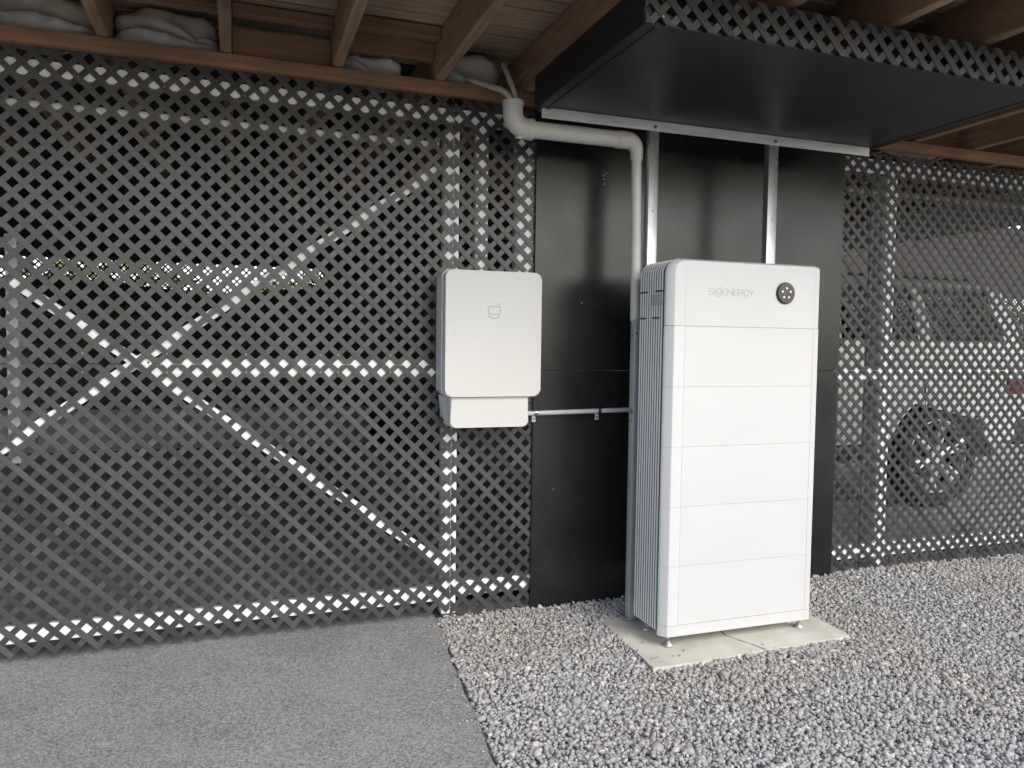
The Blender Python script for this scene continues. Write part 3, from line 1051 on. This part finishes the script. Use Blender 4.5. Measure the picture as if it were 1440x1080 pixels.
BZ = [0.110 + 0.27 * i for i in range(6)]        # bottoms of the five modules, then of the controller
TOP = BZ[5] + 0.30
XL, XR = -0.040, 0.776
outline = rrect(XL, XR, 0.075, TOP - .002, (0.01, 0.01, 0.03, 0.065), 10)
core = rrect(XL + .0016, XR - .0016, 0.078, TOP - .0036, (0.01, 0.01, 0.03, 0.0636), 10)
bprism('core', core, 0.052, 0.268, M_core)
NF = 10
for i in range(NF):
    y0 = 0.060 + i * 0.0212
    bprism('fin', outline, y0, y0 + 0.0112, M_fin, smooth=True)
# green line in the first groove near the floor
box('green_strip', (XL - .0004, XL + .003), (0.0535, 0.0585), (0.10, 0.62), M_green, bt, 0, 1, BO)


def xy_piece(name, poly, z0, z1, mt, parent):
    """outline in x-y pushed up from z0 to z1"""
    bm = bmesh.new()
    a = [bm.verts.new((x - BO.x, y - BO.y, z0 - BO.z)) for x, y in poly]
    b = [bm.verts.new((x - BO.x, y - BO.y, z1 - BO.z)) for x, y in poly]
    bm.faces.new(a[::-1])
    bm.faces.new(b)
    n = len(poly)
    for i in range(n):
        bm.faces.new((a[i], a[(i + 1) % n], b[(i + 1) % n], b[i]))
    return from_bm(name, bm, mt, parent, smooth=True, angle=25)


FXL, LX, RX = -0.0150, 0.041, 0.741
corner = [(LX - .0008, 0.045), (LX - .0008, 0.0)] + [(FXL + .006, 0.0)] + [(FXL + .006 - .006 * math.sin(rad(a)), .006 - .006 * math.cos(rad(a))) for a in (30, 60)] + [(FXL - .003, .0075), (XL + .006, 0.030), (XL + .0015, 0.037), (XL, .045)]
rcorner = [(RX + .0008, 0.0), (XR - .010, 0.0)] + [(XR - .010 + .010 * math.sin(rad(a)), .010 - .010 * math.cos(rad(a))) for a in (25, 50, 75, 90)] + [(XR, .045), (RX + .0008, 0.045)]
xy_piece('seam_backing', [(XR - .004, .051), (XR - .004, .012), (XR - .014, .004), (FXL + .010, .004), (FXL + .003, .0115), (XL + .010, .034), (XL + .004, .051)], 0.085, BZ[5] + .02, M_seam, bt)
for i in range(5):
    z0, z1 = BZ[i] + .0004, BZ[i + 1] - .0004
    mo = bpy.data.objects.new('battery_module', None)
    COL.objects.link(mo)
    mo.parent = bt
    mo.empty_display_size = .05
    box('panel', (LX, RX), (0.0, 0.045), (z0, z1), M_white, mo, 0.0006, 1, BO)
    xy_piece('corner_trim', corner, z0, z1, M_chamfer, mo)
    xy_piece('end_trim', rcorner, z0, z1, M_white, mo)
# controller head: the rounded top piece
hdm = bpy.data.objects.new('controller', None)
COL.objects.link(hdm)
hdm.parent = bt
z0 = BZ[5] + .0014


def head_shell():
    # back outline and inset front outline joined by a chamfer
    back = rrect(XL, XR, z0, TOP, (0, 0, .022, .068), 12)
    mid = rrect(XL + .003, XR, z0, TOP - .001, (0, 0, .022, .066), 12)
    frn = rrect(FXL, XR - .006, z0, TOP - .010, (0, 0, .018, .050), 12)
    frn2 = rrect(FXL + .003, XR - .010, z0, TOP - .013, (0, 0, .016, .048), 12)
    bm = bmesh.new()
    rings = []
    for pl, y in ((back, .045), (back, .034), (mid, .028), (frn, .0022), (frn2, 0.0)):
        rings.append([bm.verts.new((x - BO.x, y - BO.y, z - BO.z)) for x, z in pl])
    n = len(back)
    for a, b in zip(rings, rings[1:]):
        for i in range(n):
            bm.faces.new((a[i], a[(i + 1) % n], b[(i + 1) % n], b[i]))
    bm.faces.new(rings[-1])
    bm.faces.new(rings[0][::-1])
    bmesh.ops.recalc_face_normals(bm, faces=bm.faces)
    me = bpy.data.meshes.new('head_panel')
    bm.to_mesh(me)
    bm.free()
    me.materials.append(M_white)
    me.materials.append(M_chamfer)
    for p in me.polygons:
        p.use_smooth = True
        if abs(p.normal.y) < 0.93 or abs(p.center.y + BO.y - 0.045) < 1e-4:
            if p.center.x + BO.x < 0.1 or p.normal.z > .3:
                p.material_index = 1
    me.set_sharp_from_angle(angle=rad(28))
    return link('head_panel', me, None, hdm)


head_shell()
for lx in (LX, RX):
    box('groove_line', (lx - .0007, lx + .0007), (-.0003, .002), (z0 + .002, TOP - .02), M_seam, hdm, 0, 1, BO)
# base plinth
pl = bpy.data.objects.new('plinth', None)
COL.objects.link(pl)
pl.parent = bt
cfull = [(FXL + .006, 0.0)] + [(FXL + .006 - .006 * math.sin(rad(a)), .006 - .006 * math.cos(rad(a))) for a in (30, 60)] + [(FXL - .003, .0075), (XL + .006, 0.030), (XL + .0015, 0.037), (XL, .045)]
pfull = [(XR, .045), (XR, .010), (XR - .003, .003), (XR - .010, 0.0)] + cfull
xy_piece('plinth_front', pfull, 0.060, BZ[0] - .0012, M_white, pl)
box('plinth_tray', (XL + .02, XR - .02), (0.046, 0.262), (0.066, 0.085), M_fin, pl, 0.002, 1, BO)


def bracket(x, y):
    pts = [(x - .035, .040), (x - .020, .036), (x - .012, .046), (x - .004, .060), (x + .020, .062), (x + .026, .066)]
    up = [(a, b + .004) for a, b in pts]
    poly = pts + up[::-1]
    bprism('foot_bracket', poly, y, y + .03, M_white, pl)


for (fx, fy) in ((0.012, 0.030), (0.012, 0.235), (0.745, 0.040), (0.745, 0.235)):
    ft = bpy.data.objects.new('levelling_foot', None)
    COL.objects.link(ft)
    ft.parent = bt
    c = Vector((fx, fy, 0)) - BO
    disc('stem', c + Vector((0, 0, .045)), 0.0055, 0.050, 'z', M_screw, ft, 14)
    bm = bmesh.new()
    tube_bm(bm, [(0, 0, .0), (0, 0, .006), (0, 0, .013), (0, 0, .019), (0, 0, .024)], [.0225, .024, .021, .013, .009], 24)
    from_bm('pad', bm, M_galv, ft, Vector((fx, fy, 0.0085)) - BO, smooth=True)
    disc('nut', c + Vector((0, 0, .049)), 0.011, 0.006, 'z', M_screw, ft, 6)
bracket(0.035, 0.20)
bprism('foot_bracket', [(0.655, .050), (.672, .042), (.688, .040), (.704, .060), (.735, .062), (.735, .066), (.700, .064), (.686, .045), (.672, .046), (.657, .054)], .03, .06, M_white, pl)

# status disc with its five dots
dsk = disc('status_disc', Vector((0.573, -0.0045, 1.622)) - BO, 0.046, 0.013, 'y', M_gloss, hdm, 40, 0.0)
disc('bezel', Vector((0.573, -0.002, 1.622)) - BO, 0.051, 0.006, 'y', M_rust, hdm, 40)
for k in range(5):
    a = rad(90 + 72 * k)
    disc('indicator_dot', Vector((0.023 * math.cos(a), -0.0068, 0.023 * math.sin(a))), 0.0052, 0.0012, 'y', M_dot, dsk, 14)

# maker's lettering on the controller
LET = {'S': [[(1, 1), (.2, 1), (0, .85), (0, .65), (.2, .52), (.8, .48), (1, .35), (1, .15), (.8, 0), (0, 0)]],
       'I': [[(.5, 0), (.5, 1)]],
       'E': [[(1, 1), (.15, 1), (0, .85), (0, .15), (.15, 0), (1, 0)], [(0, .5), (.9, .5)]],
       'N': [[(0, 0), (0, 1), (1, 0), (1, 1)]],
       'R': [[(0, 0), (0, 1), (.8, 1), (1, .85), (1, .6), (.8, .45), (0, .45)], [(.55, .45), (1, 0)]],
       'Y': [[(0, 1), (.5, .45), (1, 1)], [(.5, .45), (.5, 0)]]}
strokes = []
tx, tz, lh = 0.159, 1.604, 0.025
adv = [('S', .022), ('I', .008), ('g', .022), ('E', .022), ('N', .025), ('E', .022), ('R', .024), ('g', .022), ('Y', .024)]
gap = (0.241 - sum(a[1] for a in adv)) / (len(adv) - 1)
for i, (ch, wd) in enumerate(adv):
    if ch == 'g':
        for st in mark(tx, tz - .012, wd, 0.046, top=(i == 2)):
            strokes.append(st)
    else:
        for st in LET[ch]:
            strokes.append([(tx + px * wd, tz + pz * lh) for px, pz in st])
    tx += wd + gap
strokes = [[(x - BO.x, z - BO.z) for x, z in st] for st in strokes]
ribbon("lettering", strokes, 0.0032, -BO.y, 0.0008, M_letter, hdm)

# vent slots and rating sticker on the ribbed side
for (zc, a, b) in ((1.617, .060, .125), (1.617, .19, .262), (1.497, .085, .15), (1.497, .20, .262)):
    box('vent_slot', (XL - .0006, XL + .004), (a, b), (zc - .0035, zc + .0035), M_core, bt, 0, 1, BO)
box('rating_sticker', (XL - .0016, XL - .0005), (.062, .150), (1.555, 1.603), M_sticker, bt, 0, 1, BO)

# ------------------------------------------------------------------ the space behind the lattice
# low block wall and earth bank at the left
bw = thing('block_wall', 'low grey concrete wall in the gloom behind the left lattice', 'wall', (-2.7, 4.0, 0))
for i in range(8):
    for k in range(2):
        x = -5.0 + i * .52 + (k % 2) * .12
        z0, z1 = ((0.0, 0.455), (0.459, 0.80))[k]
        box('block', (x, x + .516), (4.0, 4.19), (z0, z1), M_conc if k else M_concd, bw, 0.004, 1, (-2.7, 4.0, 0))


def bank():
    bm = bmesh.new()
    nx, ny = 70, 40
    r = random.Random(3)
    g = []
    for j in range(ny + 1):
        row = []
        for i in range(nx + 1):
            x = -7 + 12.5 * i / nx
            t = j / ny
            y = 4.14 + 3.2 * t
            z = .74 + 1.25 * (1 - (1 - t) ** 1.7) + r.uniform(-.03, .03) + .06 * math.sin(x * 2.1 + 3 * t)
            if x > -0.6:
                z -= (x + .6) * 1.2
            row.append(bm.verts.new((x, y, max(z, -.05))))
        g.append(row)
    for j in range(ny):
        for i in range(nx):
            bm.faces.new((g[j][i], g[j][i + 1], g[j + 1][i + 1], g[j + 1][i]))
    structure(from_bm('earth_bank', bm, M_earth))


bank()
sheet('inner_floor', [(-9, 1.02), (0.9, 1.02), (0.9, 9), (-9, 9)], 0.004, M_asph)
M_floor = mat('garage_concrete', (0.36, 0.355, 0.34), 0.8, col2=(0.44, 0.435, 0.42), scale=3, detail=7)
sheet('concrete_floor', [(0.9, 1.02), (14, 1.02), (14, 9), (0.9, 9)], 0.004, M_floor)

# far open lattice with daylight behind it
lattice('far_lattice_screen', (-6.5, -0.75, 1.62, 2.32), (-4, 2.0), 'far sunlit lattice band seen through the left lattice, daylight behind it', None, y=7.4, pitch=0.075, sw=0.018, mt=M_farslat, singles=False)
lattice('far_lattice_screen', (4.0, 14.0, 1.45, 2.34), (5, 2.0), 'far sunlit lattice band seen through the car windows', None, y=7.4, pitch=0.075, sw=0.018, mt=M_farslat, singles=False)
fw = thing('far_wall', 'dark wall at the far side under the house', 'wall', (2, 7.42, 0))
box('wall_face', (-0.75, 4.0), (7.42, 7.5), (0, 2.84), M_dark, fw, 0, 1, (2, 7.42, 0))
box('beam', (-7, -.75), (7.40, 7.5), (2.32, 2.84), M_dark, fw, 0, 1, (2, 7.42, 0))
box('beam', (4.0, 14), (7.40, 7.5), (2.34, 3.6), M_dark, fw, 0, 1, (2, 7.42, 0))
box('lower_wall', (4.0, 14), (7.42, 7.5), (0, 1.45), M_dark, fw, 0, 1, (2, 7.42, 0))
for (n, x0, x1) in (('daylight_blocker', -7.1, -7.0),):
    structure(box(n, (x0, x1), (0.8, 7.5), (0, 2.84), M_dark))  # unseen wall added to keep daylight out of the space behind the lattice


# hedge outside beyond the far lattice
def leaf_mesh(n, x, y, z, size, seed):
    r = np.random.default_rng(seed)
    C = np.c_[r.uniform(*x, n), r.uniform(*y, n), r.uniform(*z, n)]
    C[:, 2] *= 1 + .12 * np.sin(C[:, 0] * 1.7)
    a = r.normal(size=(n, 3)); a /= np.linalg.norm(a, axis=1)[:, None]
    b = np.cross(a, r.normal(size=(n, 3))); b /= np.linalg.norm(b, axis=1)[:, None]
    s = size * r.uniform(.6, 1.3, n)[:, None]
    V = np.stack([C - a * s, C + b * s * .45, C + a * s, C - b * s * .45], 1).reshape(-1, 3)
    F = np.arange(n * 4).reshape(n, 4)
    me = bpy.data.meshes.new('foliage')
    me.from_pydata(V.tolist(), [], F.tolist())
    return me


M_leaf = mat('hedge_leaf', (0.07, 0.12, 0.03), 0.6, col2=(0.13, 0.19, 0.05), scale=3)
M_trunk = mat('hedge_trunk', (0.08, 0.06, 0.045), 0.9)
for (nm, lab, x, sd_) in (('hedge', 'bright green hedge glimpsed beyond the far lattice at left', (-10, 0.5), 5), ('hedge', 'green hedge glimpsed through the car windows at right', (8, 20), 6)):
    h = thing(nm, lab, 'hedge', ((x[0] + x[1]) / 2, 11, 0))
    link('foliage', leaf_mesh(9000, (x[0] - h.location.x, x[1] - h.location.x), (-.6, .8), (0.1, 2.5), .09, sd_), M_leaf, h)
    for k in range(5):
        tx = (k - 2) * 2.0
        tube('stem', [(tx, 0, -.06), (tx + .1, .05, .8), (tx + .05, .1, 1.9)], [.05, .035, .015], M_trunk, h, 8)

# belt of trees across the open yard, behind where the picture is taken from
bm = bmesh.new()
rr = random.Random(11)
for i in range(90):
    x = -60 + 120 * i / 89 + rr.uniform(-.5, .5)
    h = rr.uniform(1.3, 2.3)
    g = bmesh.ops.create_icosphere(bm, subdivisions=2, radius=1)
    for v in g['verts']:
        k = 1 + rr.uniform(-.16, .16)
        v.co = Vector((v.co.x * 1.5 * k + x, v.co.y * 1.2 * k - 27 + 0.004 * x * x, v.co.z * h * .56 * k + h * .46))
o = from_bm('tree_belt', bm, M_leaf)
o['kind'] = 'stuff'
o['label'] = 'belt of green trees across the yard behind the viewer'
o['category'] = 'trees'

# ------------------------------------------------------------------ car parked behind the right lattice
M_car = mat('car_paint', (0.80, 0.79, 0.77), 0.25, metal=0.1, col2=(0.77, 0.76, 0.74), scale=2)
M_trim = mat('car_trim', (0.02, 0.02, 0.021), 0.6)
M_tyre = mat('tyre', (0.018, 0.018, 0.018), 0.85, bump=0.3, bscale=50)
M_rimm = mat('alloy', (0.62, 0.62, 0.63), 0.35, metal=0.35)
M_red = mat('tail_light', (0.22, 0.008, 0.010), 0.15)
M_clear = mat('lamp_clear', (0.6, 0.6, 0.6), 0.1)
M_glass = bpy.data.materials.new('car_glass')
M_glass.use_nodes = True
_t = M_glass.node_tree
_b = _t.nodes['Principled BSDF']
_b.inputs['Base Color'].default_value = (0.55, 0.58, 0.57, 1)
_b.inputs['Roughness'].default_value = 0.02
_b.inputs['Transmission Weight'].default_value = 1.0
_b.inputs['IOR'].default_value = 1.02
_b.inputs['Specular IOR Level'].default_value = 0.5

CX0, CX1 = -0.78, 3.98      # front and rear ends
CYN, CYF = 1.26, 3.06       # near and far sides
car = thing('parked_car', 'silver four wheel drive car parked behind the right hand lattice', 'car', ((CX0 + CX1) / 2, (CYN + CYF) / 2, 0))
CO = Vector(((CX0 + CX1) / 2, (CYN + CYF) / 2, 0))
WX = (0.12, 2.93)
WR = 0.445


def arch(cx, r, z0, n=14):
    a0 = math.asin((z0 - 0.45) / r) if abs((z0 - .45) / r) < 1 else 0
    return [(cx + r * math.cos(a), 0.45 + r * math.sin(a)) for a in [math.pi - a0 - (math.pi - 2 * a0) * i / n for i in range(n + 1)]]


SILL = 0.55
low = [(CX0, SILL + .02)] + arch(WX[0], .50, SILL) + arch(WX[1], .56, SILL) + [(CX1 - .03, SILL + .02), (CX1, .80), (CX1 - .02, 1.30), (CX1 - .06, 1.45), (0.45, 1.43), (0.25, 1.36), (CX0 + .10, 1.26), (CX0 + .02, 1.10), (CX0, 0.85)]


def car_body():
    # cross-body stations give the flank its bulge and tuck at the top
    bm = bmesh.new()
    st = [(CYN + .05, .985), (CYN + .008, 1.0), (CYN, 1.0), (CYN + .0, 1.0)]
    rings = []

    def yoff(z, side):
        # flank curves inwards towards sill and beltline
        t = (z - 1.02)
        return (0.05 * (t / .43) ** 2 if t > 0 else 0.035 * (t / .4) ** 2)
    for yy, sg in ((CYN, 1), (CYF, -1)):
        rings.append([bm.verts.new((x - CO.x, yy + sg * yoff(z, sg) - CO.y, z)) for x, z in low])
    n = len(low)
    for i in range(n):
        bm.faces.new((rings[0][i], rings[1][i], rings[1][(i + 1) % n], rings[0][(i + 1) % n]))
    f1 = bm.faces.new(rings[0])
    f2 = bm.faces.new(rings[1][::-1])
    bmesh.ops.triangulate(bm, faces=[f1, f2])
    return from_bm('body', bm, M_car, car, smooth=True, angle=30)


car_body()


def loft_xz(name, a, b, mt, par=car):
    """two outlines (x, y, z lists) joined into a solid"""
    bm = bmesh.new()
    A = [bm.verts.new(Vector(p) - CO) for p in a]
    B = [bm.verts.new(Vector(p) - CO) for p in b]
    n = len(A)
    bm.faces.new(A)
    bm.faces.new(B[::-1])
    for i in range(n):
        bm.faces.new((A[i], B[i], B[(i + 1) % n], A[(i + 1) % n]))
    return from_bm(name, bm, mt, par)


# roof slab
loft_xz('roof', [(1.25, CYN + .16, 1.90), (3.72, CYN + .16, 1.90), (3.80, CYF - .16, 1.90), (1.25, CYF - .16, 1.90)],
        [(1.35, CYN + .24, 1.965), (3.64, CYN + .24, 1.965), (3.64, CYF - .24, 1.965), (1.35, CYF - .24, 1.965)], M_car)
# pillars on both sides
for side in (0, 1):
    yl = CYN + .05 if side == 0 else CYF - .05
    yu = CYN + .17 if side == 0 else CYF - .17
    sg = 1 if side == 0 else -1
    for (xb0, xb1, xt0, xt1) in ((0.40, 0.52, 1.25, 1.37), (1.72, 1.86, 1.80, 1.92), (2.68, 2.84, 2.68, 2.80), (3.70, 3.90, 3.55, 3.74)):
        loft_xz('pillar', [(xb0, yl, 1.42), (xb1, yl, 1.42), (xt1, yu, 1.91), (xt0, yu, 1.91)], [(xb0, yl + sg * .05, 1.42), (xb1, yl + sg * .05, 1.42), (xt1, yu + sg * .05, 1.91), (xt0, yu + sg * .05, 1.91)], M_car)
    for (a0, a1, b0, b1) in ((0.52, 1.72, 1.37, 1.80), (1.86, 2.68, 1.92, 2.68), (2.84, 3.70, 2.80, 3.55)):
        loft_xz('side_window', [(a0, yl + sg * .02, 1.43), (a1, yl + sg * .02, 1.43), (b1, yu + sg * .02, 1.905), (b0, yu + sg * .02, 1.905)],
                [(a0, yl + sg * .024, 1.43), (a1, yl + sg * .024, 1.43), (b1, yu + sg * .024, 1.905), (b0, yu + sg * .024, 1.905)], M_glass)
    yh = CYN - .012 if side == 0 else CYF + .012
    for hx in (1.58, 2.50):
        box('door_handle', (hx, hx + .20), (min(yh, yh + sg * .03), max(yh, yh + sg * .03)), (1.17, 1.20), M_car if side else M_trim, car, 0.005, 1, CO)
    for dx in (0.72, 1.79, 2.72):
        box('door_gap', (dx - .003, dx + .003), ((CYN - .001, CYN + .03) if side == 0 else (CYF - .03, CYF + .001)), (0.66, 1.20), M_trim, car, 0, 1, CO)
    box('sill_step', (0.66, 2.36), ((CYN + .00, CYN + .14) if side == 0 else (CYF - .14, CYF)), (0.50, 0.58), M_trim, car, 0.01, 1, CO)
    box('tail_light', (3.70, 3.94), ((CYN - .004, CYN + .10) if side == 0 else (CYF - .10, CYF + .004)), (0.98, 1.22), M_red, car, 0.02, 2, CO)
    box('headlight', (CX0 + .02, CX0 + .34), ((CYN - .003, CYN + .16) if side == 0 else (CYF - .16, CYF + .003)), (0.98, 1.14), M_clear, car, 0.02, 2, CO)
    mir = box('mirror', (0.62, 0.74), ((CYN - .20, CYN - .02) if side == 0 else (CYF + .02, CYF + .20)), (1.42, 1.58), M_car, car, 0.03, 2, CO)
    for cx in WX:
        box('arch_liner', (cx - .40, cx + .40), ((CYN + .24, CYN + .26) if side == 0 else (CYF - .26, CYF - .24)), (0.45, 0.93), M_trim, car, 0, 1, CO)
    box('roof_rail', (1.55, 3.5), ((CYN + .24, CYN + .27) if side == 0 else (CYF - .27, CYF - .24)), (1.99, 2.015), M_trim, car, 0.008, 1, CO)
loft_xz('windscreen', [(0.42, CYN + .11, 1.43), (0.42, CYF - .11, 1.43), (1.27, CYF - .23, 1.90), (1.27, CYN + .23, 1.90)], [(0.425, CYN + .11, 1.425), (0.425, CYF - .11, 1.425), (1.275, CYF - .23, 1.895), (1.275, CYN + .23, 1.895)], M_glass)
loft_xz('rear_window', [(3.86, CYN + .12, 1.45), (3.86, CYF - .12, 1.45), (3.70, CYF - .24, 1.90), (3.70, CYN + .24, 1.90)], [(3.855, CYN + .12, 1.45), (3.855, CYF - .12, 1.45), (3.695, CYF - .24, 1.90), (3.695, CYN + .24, 1.90)], M_glass)
box('rear_bumper', (CX1 - .16, CX1 + .08), (CYN + .02, CYF - .02), (0.52, 0.76), M_trim, car, 0.04, 2, CO)
box('front_bumper', (CX0 - .10, CX0 + .12), (CYN + .04, CYF - .04), (0.46, 0.82), M_conc, car, 0.05, 2, CO)
box('underbody', (CX0 + .7, CX1 - .1), (CYN + .28, CYF - .28), (0.38, 0.70), M_trim, car, 0.02, 1, CO)
for hx in (1.15, 2.1):
    for hy in (CYN + .5, CYF - .5):
        s = box('seat_back', (hx, hx + .16), (hy - .24, hy + .24), (0.9, 1.55), M_trim, car, 0.04, 2, CO)
        box('headrest', (hx + .03, hx + .13), (hy - .13, hy + .13), (1.58, 1.76), M_trim, s, 0.03, 2, CO + s.location)


def wheel(cx, cy, sg):
    wh = bpy.data.objects.new('wheel', None)
    COL.objects.link(wh)
    wh.parent = car
    wh.location = Vector((cx, cy, WR + .005)) - CO
    bm = bmesh.new()
    prof = [(.315, -.10), (.335, -.118), (.41, -.122), (.435, -.105), (WR, -.06), (WR, .06), (.435, .105), (.41, .12), (.315, .10)]
    seg = 44
    rings = [[bm.verts.new((r * math.cos(2 * math.pi * k / seg), y, r * math.sin(2 * math.pi * k / seg))) for k in range(seg)] for r, y in prof]
    for a, b in zip(rings, rings[1:] + rings[:1]):
        for k in range(seg):
            bm.faces.new((a[k], a[(k + 1) % seg], b[(k + 1) % seg], b[k]))
    from_bm('tyre', bm, M_tyre, wh, smooth=True, angle=30)
    bm = bmesh.new()
    prof = [(.305, -.095), (.315, -.106), (.323, -.104), (.320, .0), (.305, .0)]
    rings = [[bm.verts.new((r * math.cos(2 * math.pi * k / seg), y * sg, r * math.sin(2 * math.pi * k / seg))) for k in range(seg)] for r, y in prof]
    for a, b in zip(rings, rings[1:] + rings[:1]):
        for k in range(seg):
            bm.faces.new((a[k], a[(k + 1) % seg], b[(k + 1) % seg], b[k]))
    rm = from_bm('rim', bm, M_rimm, wh, smooth=True)
    for k in range(6):
        for d in (-.13, .13):
            a = 2 * math.pi * k / 6 + .3
            p0 = Vector((.05 * math.cos(a), -.075 * sg, .05 * math.sin(a)))
            p1 = Vector((.31 * math.cos(a + d), -.092 * sg, .31 * math.sin(a + d)))
            bm = tube_bm(bmesh.new(), [p0, p1], [.024, .021], 6)
            from_bm('spoke', bm, M_rimm, rm)
    disc('hub_cap', (0, -.08 * sg, 0), .062, .03, 'y', M_rimm, rm, 20, 0.0)
    disc('brake_disc', (0, 0.02 * sg, 0), .20, .02, 'y', M_rust, wh, 28)


for cx in WX:
    wheel(cx, CYN + .14, 1)
    wheel(cx, CYF - .14, -1)
car.location += Vector((0.95, 0.75, 0))   # parked a little deeper in the bay
print('done')
